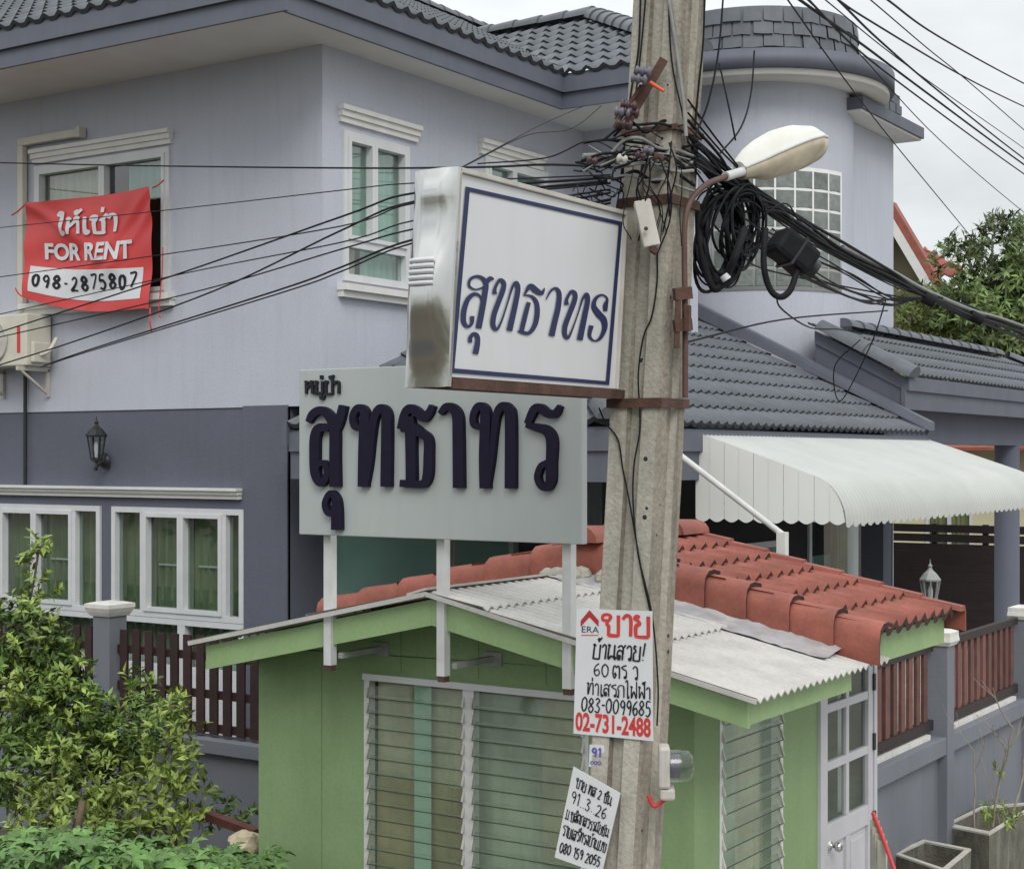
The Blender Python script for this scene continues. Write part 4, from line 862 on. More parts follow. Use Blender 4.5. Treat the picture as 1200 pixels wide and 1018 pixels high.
def band(z, m='rust', hgt=.035, o=.008):
    mb = MB(); a = PH * (1.06 - .012 * z) + o
    c = [(-a, -a), (a, -a), (a, a), (-a, a)]
    for i in range(4):
        p, q = c[i], c[(i + 1) % 4]; mb.bar(lean((PCX + p[0], PCY + p[1], z)), lean((PCX + q[0], PCY + q[1], z)), .008, hgt)
    return mb.build('steel_band', M[m], pole)
band(PD(760, 240, 6).z); band(PD(750, 473, 6).z); band(PD(800, 158, 6).z, 'rust', .02, .010)
# ================================================================== lightbox
LBX = -2.897
fl = lambda px, py, e: (lambda q: Vector((LBX + LX_ * (q.z - 3.6) + e, q.y, q.z)))(PX(px, py, LBX))
def LB(y, z, d): return Vector((LBX + LX_ * (z - 3.6) - d, y + LY_ * (z - 3.6) * 0.9, z))
c_ = [fl(538, 204, 0), fl(732, 254, 0), fl(720, 456.5, 0), fl(527.5, 440.5, 0)]
ly0 = 4.06; ly1 = 5.19; lz0 = 3.27; lz1 = 3.905
yb_ = [(a.y - LY_ * .9 * (a.z - 3.6)) for a in c_]; ly0 = (yb_[0] + yb_[3]) / 2; ly1 = (yb_[1] + yb_[2]) / 2 ; lz0 = (c_[3].z + c_[2].z) / 2; lz1 = (c_[0].z + c_[1].z) / 2
lbx = thing('lightbox_sign', LB((ly0 + ly1) / 2, lz0, .08), 'white lightbox sign with blue lettering and steel end cap, clamped to the concrete pole', 'sign')
def lbox(mb, ya, yb, za, zb, da, db): mb.hexa([LB(ya, za, da), LB(yb, za, da), LB(yb, za, db), LB(ya, za, db), LB(ya, zb, da), LB(yb, zb, da), LB(yb, zb, db), LB(ya, zb, db)])
TH = .150; fwd = .03
mb = MB(); lbox(mb, ly0 + .002, ly1, lz0 + .002, lz1 - .002, .001, .02); mb.build('face_panel', M['acryl'], lbx)
mb = MB()
for s_ in (0, 1):
    da, db = (-.012, .012) if s_ == 0 else (TH - .01, TH + .012)
    lbox(mb, ly0 - .012, ly1 + .006, lz1, lz1 + .016, da, db); lbox(mb, ly0 - .016, ly0, lz0, lz1, da, db)
    lbox(mb, ly1, ly1 + .012, lz0, lz1, da, db)
lbox(mb, ly0, ly1, lz1 - .004, lz1 + .012, .013, TH - .011); mb.build('frame', M['pvc'], lbx, .002)
mb = MB(); lbox(mb, ly0 + .01, ly1 + .21, lz0 - .035, lz0 - .001, -.008, .02); lbox(mb, ly0 + .01, ly1 + .04, lz0 - .03, lz0 - .001, TH - .03, TH); lbox(mb, ly0 + .02, ly1, lz0 - .012, lz0 - .001, .021, TH - .031)
lbox(mb, ly0 - .004, ly0 + .012, lz0, lz1, .013, TH - .011)
lbox(mb, ly1 + .012, ly1 + .1, lz1 - .16, lz1 - .13, .02, .05)
mb.build('rusty_bracket', M['rust'], lbx)
mb = MB(); lbox(mb, ly0 + .01, ly1 - .005, lz0 + .006, lz1 - .006, TH - .012, TH - .003); mb.build('face_panel', M['acryl'], lbx)
# pillow-shaped stainless end cap
mb = MB(); nz_, nd = 44, 16; vs = []
for i in range(nz_ + 1):
    v = i / nz_; z = lz0 - .03 + (lz1 - lz0 + .045) * v
    for j in range(nd + 1):
        u = j / nd; d = -.012 + (TH + .02) * u
        bul = .012 + .055 * (min(1, u / .28, (1 - u) / .28)) ** .8 * (.25 + .75 * min(1, v / .2, (1 - v) / .12))
        bul *= (.72 + .28 * math.cos((v - .42) * 9))
        vs.append(LB(ly0 - .016 - bul, z, d))
mb.add(vs, [(i * (nd + 1) + j, i * (nd + 1) + j + 1, (i + 1) * (nd + 1) + j + 1, (i + 1) * (nd + 1) + j) for i in range(nz_) for j in range(nd)], True)
r0_ = [vs[j] for j in range(nd + 1)]; 
for edge in ([i * (nd + 1) for i in range(nz_ + 1)], [i * (nd + 1) + nd for i in range(nz_ + 1)], list(range(nd + 1)), [nz_ * (nd + 1) + j for j in range(nd + 1)]):
    q = [vs[e] for e in edge]; bq = [p + Vector((0, max(.0, (LB(ly0 - .002, p.z, 0).y - p.y)), 0)) for p in q]; k = len(q)
    mb.add(q + bq, [(i, i + 1, k + i + 1, k + i) for i in range(k - 1)])
mb.build('end_cap', M['steel'], lbx)
mb = MB()
for i in range(5):
    z = lz0 + (lz1 - lz0) * (.455 + i * .028); mb.tube([LB(ly0 - .078, z, .025), LB(ly0 - .086, z, .04), LB(ly0 - .086, z, .1), LB(ly0 - .078, z, .115)], .0085, 8)
mb.build('cap_ribs', M['acryl'], lbx)
# printed border and lettering
mb = MB(); bw = 4.6
def quadpx(mb, pts, e): mb.add([fl(a, b, e) for a, b in pts], [(0, 1, 2, 3)])
O_ = [(541.5, 219), (725.5, 260.5), (717.5, 451), (531.5, 436.5)]; I_ = [(546.5, 225), (721.5, 264), (713.5, 446.5), (536.2, 431.5)]
for i in range(4):
    j = (i + 1) % 4; quadpx(mb, [O_[i], O_[j], I_[j], I_[i]], .0025)
mb.build('printed_border', M['blue'], lbx)
z3 = lambda st: [(530 + a / 6, 310 + b / 6, c / 6) for a, b, c in st]
LL = [
 [(222, 160, 16), (165, 176, 12), (120, 150, 18), (126, 104, 20), (170, 84, 22), (214, 100, 28), (237, 140, 34), (231, 200, 40), (215, 320, 42), (195, 448, 42)], [(235, 132, 26), (262, 100, 34), (290, 104, 10)],
 [(212, 252, 6), (190, 216, 18), (150, 210, 28), (110, 250, 34), (88, 330, 38), (90, 400, 34), (118, 436, 22), (146, 412, 24), (148, 362, 32)],
 [(141, 548, 28), (140, 512, 28), (165, 486, 26), (190, 506, 30), (190, 560, 38), (178, 628, 42)],
 [(298, 208, 34), (300, 165, 22), (330, 110, 24), (360, 130, 30), (355, 180, 36), (325, 270, 36), (300, 350, 36), (295, 420, 34), (320, 456, 22), (352, 400, 14), (390, 270, 12), (420, 160, 18), (445, 128, 26), (460, 170, 34), (445, 280, 38), (410, 465, 42)],
 [(648, 165, 6), (627, 202, 30), (585, 180, 42), (545, 152, 34), (508, 208, 14)], [(498, 214, 8), (560, 225, 20), (595, 270, 30), (602, 350, 36), (586, 430, 34), (550, 480, 26), (510, 478, 24), (468, 468, 8)], [(540, 265, 30), (520, 350, 34), (495, 470, 34)],
 [(658, 248, 6), (690, 186, 16), (725, 168, 20), (750, 205, 32), (746, 300, 38), (726, 400, 40), (707, 502, 42)],
 [(803, 284, 34), (805, 240, 22), (835, 190, 24), (862, 210, 30), (856, 260, 36), (825, 350, 36), (800, 430, 36), (800, 490, 30), (822, 514, 22), (852, 450, 12), (890, 330, 10), (915, 240, 16), (940, 208, 24), (950, 250, 34), (935, 350, 38), (905, 530, 42)],
 [(1078, 328, 28), (1078, 285, 34), (1088, 240, 14), (1052, 214, 14), (1010, 235, 24), (995, 290, 34), (1030, 345, 44), (1070, 390, 42), (1077, 450, 36), (1050, 515, 24), (1010, 536, 12), (974, 500, 24), (984, 428, 34)]]
mb = MB(); ribbon(mb, [z3(q) for q in LL], fl, .0025, 0, 6, .0002); mb.build('printed_lettering', M['blue'], lbx)

# ================================================================== notices on the pole
def sheet(corners, y, W, H):
    (ax, ay), (bx, by), (cx, cy), (dx, dy) = corners          # TL TR BR BL in photo pixels
    def fn(u, v, e):
        s_, t = u / W, v / H                                   # v grows upward
        px = (ax * (1 - s_) + bx * s_) * t + (dx * (1 - s_) + cx * s_) * (1 - t); py = (ay * (1 - s_) + by * s_) * t + (dy * (1 - s_) + cy * s_) * (1 - t)
        q = PY(px, py, y); return Vector((q.x, y - e, q.z))
    return fn
def board_on(fn, W, H, name, parent, m, th=.004, n=6, cut=0):
    mb = MB(); vs = []
    for e in (0, -th):
        vs += [fn(0, 0, e), fn(W, 0, e), fn(W, H - cut, e)] + ([fn(W - cut * 1.6, H, e)] if cut else []) + [fn(0, H, e)]
    k = len(vs) // 2; mb.add(vs, [tuple(range(k)), tuple(range(k, 2 * k))[::-1]] + [(i, (i + 1) % k, k + (i + 1) % k, k + i) for i in range(k)])
    return mb.build(name, m, parent)
EYs = 5.150
fe = sheet([(676, 713), (764, 716), (765, 868), (672, 859)], EYs, 88, 150); q = fe(44, 0, 0)
era = thing('sale_notice', q, 'white for-sale board with red and handwritten lettering tied to the pole below the lightbox', 'notice')
board_on(fe, 88, 150, 'board', era, M['paper'])
mb = MB(); ribbon(mb, write('ขาย', 30, 120, 24, 58, 4.0), fe, .0012); mb.build('red_lettering', M['redink'], era)
mb = MB(); text_mesh(mb, '02-731-2488', 2, 3.5, 23, 84, fe, .03, .0015); mb.build('red_phone_number', M['redink'], era)
mb = MB(); ribbon(mb, write('บ้านสวย!', 19, 92, 17, 62, 2.0, .08, .03), fe, .0012); ribbon(mb, write('60', 21, 71, 15, 19, 1.5, 0, .04), fe, .0012); ribbon(mb, write('ตร ว', 43, 70, 15, 30, 1.6, 0, .04), fe, .0012)
ribbon(mb, write('ท่าเสรถไฟฟ้า', 14, 48, 14, 73, 1.5, 0, .05), fe, .0012); ribbon(mb, write('083-0099685', 8, 28, 17, 79, 1.6, .05, .05), fe, .0012); mb.build('handwriting', M['ink'], era)
mb = MB(); mb.add([fe(5, 136, .0012), fe(15, 149, .0012), fe(26, 137, .0012), fe(26, 129.5, .0012), fe(15, 140.5, .0012), fe(5, 128.5, .0012)], [(0, 1, 4, 5), (1, 2, 3, 4)]); mb.build('roof_emblem', M['eraro'], era)
mb = MB(); text_mesh(mb, 'ERA', 6.5, 122, 7.5, 20, fe, .0, .0012); mb.build('emblem_lettering', M['blue'], era)
mb = MB(); mb.add([fe(6, 118, .0012), fe(26, 119, .0012), fe(26, 120, .0012), fe(6, 119, .0012)], [(0, 1, 2, 3)]); mb.build('red_rule', M['redink'], era)
fn2 = sheet([(672, 898), (727, 929), (705, 1024), (650, 1004)], 5.115, 60, 108); q = fn2(30, 0, 0)
nb = thing('handwritten_notice', q, 'small tilted white notice with five handwritten lines, below the for-sale board', 'notice')
board_on(fn2, 60, 108, 'board', nb, M['paper'], .003, cut=0)
mb = MB()
for txt, x, y, h, wd, sw in (('ขาย ทส 2 ชั้น', 7, 87, 11, 46, 1.3), ('91..3..26', 5, 68, 14, 46, 1.3), ('ม.ขลิตถสวรรนัยชัน', 3, 48, 11, 55, 1.2), ('รามเสรีทรงบ้านบข', 3, 28, 12, 56, 1.25), ('080 159 2055', 4, 8, 12, 52, 1.5)):
    ribbon(mb, write(txt, x, y, h, wd, sw, 0, .06), fn2, .0012)
mb.build('handwriting', M['ink'], nb)
fn3 = sheet([(691, 872), (708, 873), (707, 899), (690, 898)], EYs + .006, 17, 26); q = fn3(8, 0, 0)
stk = thing('paper_sticker', q, 'tiny white sticker with purple marks on the pole between the two notices', 'sticker')
board_on(fn3, 17, 26, 'paper', stk, M['paper'], .001)
mb = MB(); ribbon(mb, write('91', 3, 12, 10, 12, 2.2), fn3, .001); ribbon(mb, write('000', 2, 3, 4, 13, 1.2), fn3, .001); mb.build('purple_print', M['purple'], stk)

# ================================================================== fittings on the pole
lp = thing('street_lamp', PD(803, 462, 6.02), 'white cobra-head street lamp on a rusty bent pipe arm fixed to the pole', 'street lamp')
arm = smoothpts([PD(803, 466, 5.90), PD(803, 380, 5.90), PD(802, 300, 5.90), PD(803, 258, 5.90), PD(811, 233, 5.92), PD(830, 215, 5.98), PD(852, 207, 6.12)], 6)
mb = MB(); mb.tube(arm, .0115, 10); mb.build('arm', M['rustpipe'], lp)
A = PD(868, 202, 6.27); Bp = PD(961, 172, 6.60); mb = MB(); mb.tube([PD(850, 207, 6.11), A + (Bp - A) * .06], .019, 10); mb.build('arm_sleeve', M['pole_paint'], lp)
ax = (Bp - A).normalized(); L = (Bp - A).length; sd_ = ax.cross(Vector((0, 0, 1))).normalized(); up_ = sd_.cross(ax)
rl = R(26); s2 = sd_ * math.cos(rl) + up_ * math.sin(rl); u2 = up_ * math.cos(rl) - sd_ * math.sin(rl)
if (s2.x * SA * -1 + s2.y * CA) > 0: pass
st_ = [(0, .035, .045, .03), (.05, .045, .065, .034), (.16, .055, .090, .036), (.30, .078, .110, .036), (.48, .105, .124, .036), (.66, .118, .120, .036), (.82, .112, .096, .034), (.93, .084, .060, .03), (.985, .04, .025, .02), (1., .01, .01, .008)]
sh = MB(); ln = MB(); nA = 14; vs = []; vl = []
for t, wd, ht, dp in st_:
    c = A + ax * L * t
    for j in range(nA + 1):
        an = math.pi * j / nA; vs.append(c + s2 * math.cos(an) * wd + u2 * (abs(math.sin(an)) ** .8 * ht))
    for j in range(nA + 1):
        an = math.pi * j / nA; vl.append(c + s2 * math.cos(an) * wd * .97 - u2 * (math.sin(an) * dp * (1.6 if .2 < t < .95 else .9) + .002))
k = nA + 1; sh.add(vs, [(i * k + j, i * k + j + 1, (i + 1) * k + j + 1, (i + 1) * k + j) for i in range(len(st_) - 1) for j in range(nA)], True); sh.add(vs[:k], [tuple(range(k))])
ln.add(vl, [(i * k + j, i * k + j + 1, (i + 1) * k + j + 1, (i + 1) * k + j) for i in range(len(st_) - 1) for j in range(nA)], True); ln.add(vl[:k], [tuple(range(k))])
rim = MB(); rim.tube([A + ax * L * t + s2 * wd for t, wd, a_, b_ in st_], .006, 6); rim.tube([A + ax * L * t - s2 * wd for t, wd, a_, b_ in st_], .006, 6)
ho = sh.build('housing', M['lamp'], lp); ln.build('lens', M['lens'], lp); rim.build('rim', M['pole_paint'], ho)
mb = MB(); mb.bar(Bp - ax * .03 + u2 * .01, Bp + ax * .012 + u2 * .0, .05, .03); mb.build('latch', M['pole_paint'], ho)
# brackets clamping the lamp arm
mb = MB()
for y_ in (345, 382): mb.bar(PD(790, y_, 5.86), PD(810, y_ - 2, 5.89), .02, .045)
mb.bar(PD(795, 352, 5.87), PD(793, 408, 5.87), .022, .02); mb.bar(PD(806, 358, 5.86), PD(806, 388, 5.86), .02, .02); mb.build('arm_clamp', M['rust'], lp)
# junction cover
jb = thing('cable_cover', PD(765, 290, 5.75), 'weathered white box cover hanging slanted on the pole beside the lightbox', 'cover')
mb = MB(); mb.bar(PD(752, 236, 5.82), PD(764, 290, 5.80), .062, .05, (-SA, CA, 0)); mb.build('cover', M['pvc'], jb, .005)
mb = MB(); mb.tube([PD(757, 268, 5.765), PD(757, 268, 5.75)], .008, 8); mb.bar(PD(763, 291, 5.80), PD(770, 296, 5.80), .05, .02, (0, 0, 1)); mb.build('rust_rim', M['rust'], jb)
# insulator rack
ir = thing('insulator_rack', PD(735, 140, 5.8), 'slanted rusty rack with porcelain insulators at the top of the pole', 'insulator rack')
r0, r1 = PD(731, 150, 5.84), PD(778, 70, 5.84); mb = MB(); mb.bar(r0, r1, .034, .02, (-SA, CA, 0)); mb.bar(r0 + Vector((-.02, -.03, .03)), r1 + Vector((-.03, -.03, -.05)), .008, .008); mb.bar(r0 + Vector((-.03, -.02, 0)), PD(752, 100, 5.80), .012, .012); mb.build('bar', M['rust'], ir)
for i, (px, py, mm) in enumerate(((755, 84, 'white_ins'), (750, 93, 'white_ins'), (738, 124, 'brown_ins'), (731, 132, 'white_ins'), (741, 132, 'brown_ins'), (733, 146, 'brown_ins'))):
    c = PD(px, py, 5.77); mb = MB(); ax_ = Vector((-.75, -.4, .15)); mb.lathe(c - ax_ * .03, ax_, [(0, .010), (.004, .019), (.012, .021), (.016, .011), (.024, .011), (.028, .019), (.036, .020), (.040, .012), (.046, .012), (.050, .018), (.058, .016), (.06, .006)], 14); mb.build('insulator', M[mm], ir)
mb = MB(); mb.tube([PD(762, 97, 5.78), PD(778, 107, 5.76)], [.008, .006], 8); mb.build('orange_connector', M['orange'], ir)
# electric meter
em = thing('electric_meter', PD(780, 920, 5.7), 'grey electric meter with a clear domed cover on the right side of the pole', 'meter')
mc = PD(781, 897, 5.80); dir_ = Vector((.86, .50, 0)); sdv = Vector((-.50, .86, 0))
mb = MB(); mb.hexa([mc + dir_ * a + sdv * b + Vector((0, 0, c)) for c in (-.075, .075) for a, b in ((-.03, -.055), (.012, -.055), (.012, .055), (-.03, .055))]); mb.hexa([mc + dir_ * a + sdv * b + Vector((0, 0, c)) for c in (-.12, -.076) for a, b in ((-.025, -.045), (.03, -.045), (.03, .045), (-.025, .045))]); mb.build('base', M['pvc'], em, .01)
mb = MB(); mb.lathe(mc + dir_ * .012, dir_, [(0, .062), (.03, .062), (.07, .056), (.085, .04), (.09, .01)], 20); mb.build('glass_cover', M['clear'], em)
mb = MB(); mb.lathe(mc + dir_ * .014, dir_, [(0, .045), (.035, .045), (.04, .02)], 14); mb.build('dial', M['white_ins'], em)
mb = MB(); mb.tube(smoothpts([mc + Vector((0, 0, -.12)), mc + Vector((-.04, -.02, -.15)), mc + Vector((-.06, -.03, -.11))]), .008, 6); mb.build('seal_wire', M['redink'], em)

# ================================================================== cables
def cable(pts, r, label, group, m='black', k=7, name='cable'):
    mb = MB(); mb.tube(smoothpts(pts, k), r * (.66 if m == 'black' else .85), 6); o = mb.build(name, M[m]); return tag(o, label, 'cable', group)
rr = random.Random(11)
GLf = 'cables running left from the pole past the house'; lbL = 'thin black cable running left from the pole in front of the house wall'
for pts, r in (
  ([(722, 196, 5.9), (640, 193, 6.6), (560, 196, 7.4), (400, 197, 9), (150, 194, 11.5), (-40, 190, 13.5)], .0085),
  ([(715, 205, 5.9), (480, 215, 7.6), (400, 223, 8.6), (180, 248, 11), (-40, 271, 13.5)], .005),
  ([(715, 208, 5.9), (487, 226, 7.5), (400, 254, 8.6), (197, 325, 11), (-40, 402, 13.5)], .009),
  ([(715, 215, 5.9), (487, 238, 7.5), (400, 265, 8.6), (200, 297, 11), (-40, 330, 13.5)], .006),
  ([(715, 212, 5.9), (487, 236, 7.6), (400, 270, 8.7), (253, 340, 10.5), (90, 399, 12.4), (-40, 440, 13.6)], .009),
  ([(715, 222, 5.9), (487, 258, 7.5), (400, 284, 8.6), (213, 321, 11), (-40, 377, 13.5)], .006),
  ([(715, 226, 5.9), (487, 268, 7.5), (400, 292, 8.6), (217, 345, 11), (-40, 404, 13.5)], .007),
  ([(715, 234, 5.9), (487, 280, 7.5), (400, 313, 8.6), (323, 341, 9.5), (110, 408, 12.2), (52, 428, 14.6)], .009),
  ([(715, 238, 5.9), (487, 284, 7.5), (400, 318, 8.6), (330, 343, 9.5), (113, 409, 12.2), (48, 430, 14.6)], .007)):
    wp = [PD(*p) for p in pts]
    if pts[-1][0] < 0: d_ = wp[-1] - wp[-2]; wp.append(wp[-1] + d_ * ((HY - .01 - wp[-1].y) / max(.2, d_.y)))
    cable(wp, r * .95, lbL, GLf)
lbE = 'thin black cable rising from the lightbox to the house eave'
for pts in ([(543, 195, 7.6), (627, 150, 11.5), (655, 137, 13.5), (690, 122, 15.6)], [(540, 197, 7.5), (620, 158, 11), (672, 150, 14), (712, 118, 15.6)], [(560, 192, 7.2), (640, 185, 6.6), (690, 165, 6.1), (725, 178, 5.9)]):
    cable([PD(*p) for p in pts], .005, lbE, 'cables from the pole to the house eave')
lbR = 'black overhead wire crossing the white sky at upper right'; GRt = 'overhead wires across the sky'
for pts, r in (
  ([(1000, -28, 9), (1040, 0, 10), (1100, 43, 12.5), (1200, 98, 17), (1290, 140, 21)], .011),
  ([(940, -30, 8), (982, 0, 9), (1020, 25, 10), (1124, 87, 13.5), (1200, 125, 17), (1290, 165, 21)], .010),
  ([(985, -28, 9), (1020, 0, 10), (1087, 57, 12.5), (1134, 95, 14.2), (1215, 165, 18), (1290, 225, 21)], .007),
  ([(900, -28, 7.5), (937, 0, 8.4), (1014, 55, 10.5), (1074, 100, 12.5), (1200, 193, 17.5), (1290, 255, 21)], .013),
  ([(940, -40, 8), (982, 0, 9), (1030, 47, 10.6), (1100, 107, 13), (1200, 186, 17.5), (1290, 250, 21)], .011),
  ([(910, -26, 7.6), (947, 0, 8.4), (1007, 60, 10.5), (1094, 127, 13.2), (1200, 204, 17.5), (1290, 265, 21)], .010),
  ([(930, -30, 8), (967, 0, 8.8), (1067, 80, 12), (1200, 174, 17.5), (1290, 240, 21)], .006),
  ([(900, -30, 7.5), (923, 0, 8), (980, 80, 10), (1047, 167, 13), (1139, 279, 18), (1175, 325, 21)], .007),
  ([(930, -20, 8), (1007, 63, 10.6), (1100, 163, 14), (1200, 249, 18), (1280, 310, 21)], .006)):
    cable([PD(*p) for p in pts], r, lbR, GRt)
# main bundle sloping right
lbB = 'black cable in the bundle sloping down to the right of the pole'; GB = 'bundled cables right of the pole'
main = [(815, 182, 5.95), (867, 220, 6.3), (940, 267, 7.0), (987, 297, 7.6), (1048, 327, 8.5), (1086, 346, 9.2), (1140, 369, 10.4), (1169, 377, 11.2), (1230, 400, 13)]
for i in range(16):
    a, b = rr.uniform(-14, 12), rr.uniform(-7, 9); pts = []
    for j, (px, py, D) in enumerate(main):
        f = [1.6, 1.3, 1.2, 1.1, .8, .35, 1.0, .3, .9][j]; pts.append(PD(px + rr.uniform(-2, 2), py + (a + b) * .5 * f + rr.uniform(-3, 3) * f, D + rr.uniform(-.05, .05)))
    cable(pts, rr.choice((.006, .008, .010, .012)), lbB, GB)
cable([PD(px, py - 7 + (2 if 1080 < px < 1180 else 0), D) for px, py, D in main[3:]], .016, 'thick grey cable on top of the bundle sloping right of the pole', 'grey bundle cables', 'grey')
lbS = 'thin black cable fanning out below the splice box to the right'
for sx, sy, mx_, my in ((905, 268, 1000, 322), (934, 306, 1010, 352), (880, 262, 990, 338), (928, 316, 1020, 356), (860, 270, 1005, 344), (840, 236, 960, 300), (900, 300, 1000, 349), (835, 262, 905, 318), (845, 250, 985, 318)):
    cable([PD(sx, sy, 6.2), PD((sx + mx_) / 2, (sy + my) / 2 + rr.uniform(2, 9), 6.9), PD(mx_, my, 7.8), PD(1045, 352 + rr.uniform(-6, 6), 8.5), PD(1086, 351, 9.2), PD(1145, 374 + rr.uniform(-3, 3), 10.5), PD(1230, 404 + rr.uniform(-8, 8), 13)], rr.choice((.006, .007, .009)), lbS, 'cables below the splice box')
for pts in ([(910, 344, 6.2), (916, 362, 6.6), (950, 384, 7.8), (985, 386, 9), (1010, 392, 10.5)], [(800, 402, 6.05), (920, 374, 7.4), (1040, 364, 9)], [(1038, 352, 8.8), (1020, 405, 9.4), (985, 470, 10.6), (978, 430, 10.2), (1008, 398, 9.8)]):
    cable([PD(*p) for p in pts], .006, 'loose thin cable sagging in front of the porch tiles', 'loose cables over the porch roof')
for (px, py, D), lb in zip(((1087, 350, 9.2), (1143, 372, 10.4)), ('black tape tie round the cable bundle beside the tower wall', 'black tape tie round the cable bundle in front of the tree')):
    mb = MB(); mb.tube([PD(px - 6, py - 3, D - .05), PD(px + 8, py + 4, D - .05)], .038, 9); tag(mb.build('cable_tie', M['black']), lb, 'cable tie')
# wires on the tower side of the pole
for pts in ([(848, -10, 6.1), (842, 60, 6.05), (830, 120, 6.0), (812, 165, 5.95)], [(826, -10, 6), (824, 50, 6), (818, 110, 6), (812, 180, 5.97)], [(884, 60, 6.6), (880, 110, 6.5), (868, 150, 6.3), (842, 182, 6.1)], [(843, 75, 6.3), (855, 130, 6.2), (862, 165, 6.2)]):
    cable([PD(*p) for p in pts], .006, 'thin black wire hanging beside the pole in front of the tower', 'wires hanging in front of the tower')
for i in range(7):
    y0_ = 120 + i * 11 + rr.uniform(-4, 4); cable([PD(806, y0_, 5.95), PD(838 + rr.uniform(-4, 6), y0_ + 42, 6.1), PD(868, y0_ + 76 + rr.uniform(-8, 8), 6.3), PD(900 + i * 3, 242 + rr.uniform(-4, 6), 6.65), PD(940, 266 + rr.uniform(-4, 4), 7.0), PD(987, 297 + rr.uniform(-4, 4), 7.6), PD(1048, 327 + rr.uniform(-3, 3), 8.5), PD(1086, 347, 9.2)], rr.choice((.006, .009, .011)), 'short black cable from the pole into the bundle beside the lamp', 'cables leaving the pole beside the lamp')
# wires down the face of the pole
lbP = 'black wire strung down the face of the concrete pole'; GP = 'wires down the pole face'
def onface(px, py, o=.006):
    z = PY(px, py, PCY - .11).z; y = PCY + LY_ * (z - 3.6) - PH * (1.06 - .012 * z) - o; return PY(px, py, y)
for pts, r in (([(751, -8), (748, 60), (740, 105), (733, 160), (727, 215)], .006), ([(757, -8), (752, 50), (745, 110), (736, 165)], .005), ([(783, -8), (787, 70), (799, 130), (806, 165)], .005),
               ([(770, 296), (770, 330), (764, 370), (754, 395), (748, 440), (750, 500), (743, 545), (742, 590), (748, 650), (764, 720), (771, 800), (770, 850)], .005),
               ([(702, 478), (710, 496), (724, 515), (730, 550), (738, 590), (752, 670), (762, 716)], .005), ([(728, 215), (722, 250), (724, 300), (722, 380), (722, 455)], .004)):
    cable([onface(*p) for p in pts], r, lbP, GP)
cable([onface(783, -8), onface(793, 60), onface(801, 120), onface(804, 160)], .009, 'pale grey conduit running down the upper right edge of the pole', None, 'grey', name='conduit')
# loops wrapped round the pole
lbT = 'dark cable loop tangled round the pole above the lightbox'; GT = 'cable tangle round the pole'
for i in range(20):
    yc = rr.uniform(160, 212); pts = []
    x0_, x1_ = 690 + rr.uniform(-12, 30), 812 + rr.uniform(-6, 14); n5 = 6
    for j in range(n5):
        t = j / (n5 - 1); pts.append(PD(x0_ + (x1_ - x0_) * t, yc - (22 * math.sin(math.pi * t) if i % 3 else -8 * t) * rr.uniform(.3, 1.1) + rr.uniform(-7, 7), 5.80 + rr.uniform(-.03, .05) + .12 * t * t))
    cable(pts, rr.choice((.004, .006, .008, .010)), lbT, GT, rr.choice(('black', 'black', 'black', 'grey')))
for i in range(16):
    x, y = rr.uniform(664, 722), rr.uniform(182, 238); pts = [PD(x, y, 6.0)]
    for j in range(4): x += rr.uniform(-16, 18); y += rr.uniform(-12, 14); pts.append(PD(min(x, 730), y, 5.95 + rr.uniform(-.12, .12)))
    cable(pts, rr.choice((.003, .004, .006)), 'frayed cable end in the tangle left of the pole', 'frayed cables left of the pole')
for i in range(12):
    x = rr.uniform(742, 806); y = rr.uniform(165, 200); cable([PD(x, y, 5.80), PD(x + rr.uniform(-12, 12), y + 30, 5.78), PD(x + rr.uniform(-16, 16), y + rr.uniform(50, 85), 5.82), PD(x + rr.uniform(-10, 10), y + rr.uniform(86, 110), 5.86)], rr.choice((.003, .005)), 'thin wire drooping over the pole face below the tangle', 'drooping wires on the pole')
for i, (px, py) in enumerate(((735, 188), (757, 184), (766, 178), (700, 190), (778, 186))):
    c = PD(px, py, 5.76); mb = MB(); mb.lathe(c, (-.6, -.5, .2), [(0, .008), (.004, .015), (.012, .017), (.016, .009), (.024, .009), (.028, .016), (.036, .015), (.04, .006)], 12)
    tag(mb.build('insulator', M[('pvc', 'brown_ins', 'white_ins', 'brown_ins', 'rust')[i]]), ('cream knob insulator in the cable tangle at the pole edge', 'brown knob insulator in the cable tangle on the pole face', 'grey knob insulator in the cable tangle on the pole face', 'brown knob insulator in the tangle left of the pole', 'rusty clamp in the tangle near the right pole edge')[i], 'insulator')
# coils
def coil(cx, cy, rx, ry, D, n, label, rmax=.011):
    mb = MB(); r_ = random.Random(int(cx))
    for i in range(n):
        ax_, ay_ = rx * r_.uniform(.55, 1.08), ry * r_.uniform(.72, 1.04); ox, oy, ph = r_.uniform(-6, 6), r_.uniform(-8, 8), r_.uniform(-.35, .35); pts = []
        for j in range(19):
            t = 2 * math.pi * j / 18; x = ax_ * math.cos(t); y = ay_ * math.sin(t); pts.append(PD(cx + ox + x * math.cos(ph) - y * math.sin(ph), cy + oy + x * math.sin(ph) + y * math.cos(ph), D + r_.uniform(-.03, .03) + .12 * math.cos(t)))
        mb.tube(smoothpts(pts, 2), r_.choice((.004, .0055, rmax * .62)), 6)
    return tag(mb.build('cable_coil', M['black']), label, 'cable coil')
coil(842, 278, 26, 60, 6.18, 20, 'large coil of black cable hanging below the street lamp arm', .012)
coil(868, 264, 24, 46, 6.28, 12, 'smaller coil of black cable hanging just under the lamp head')
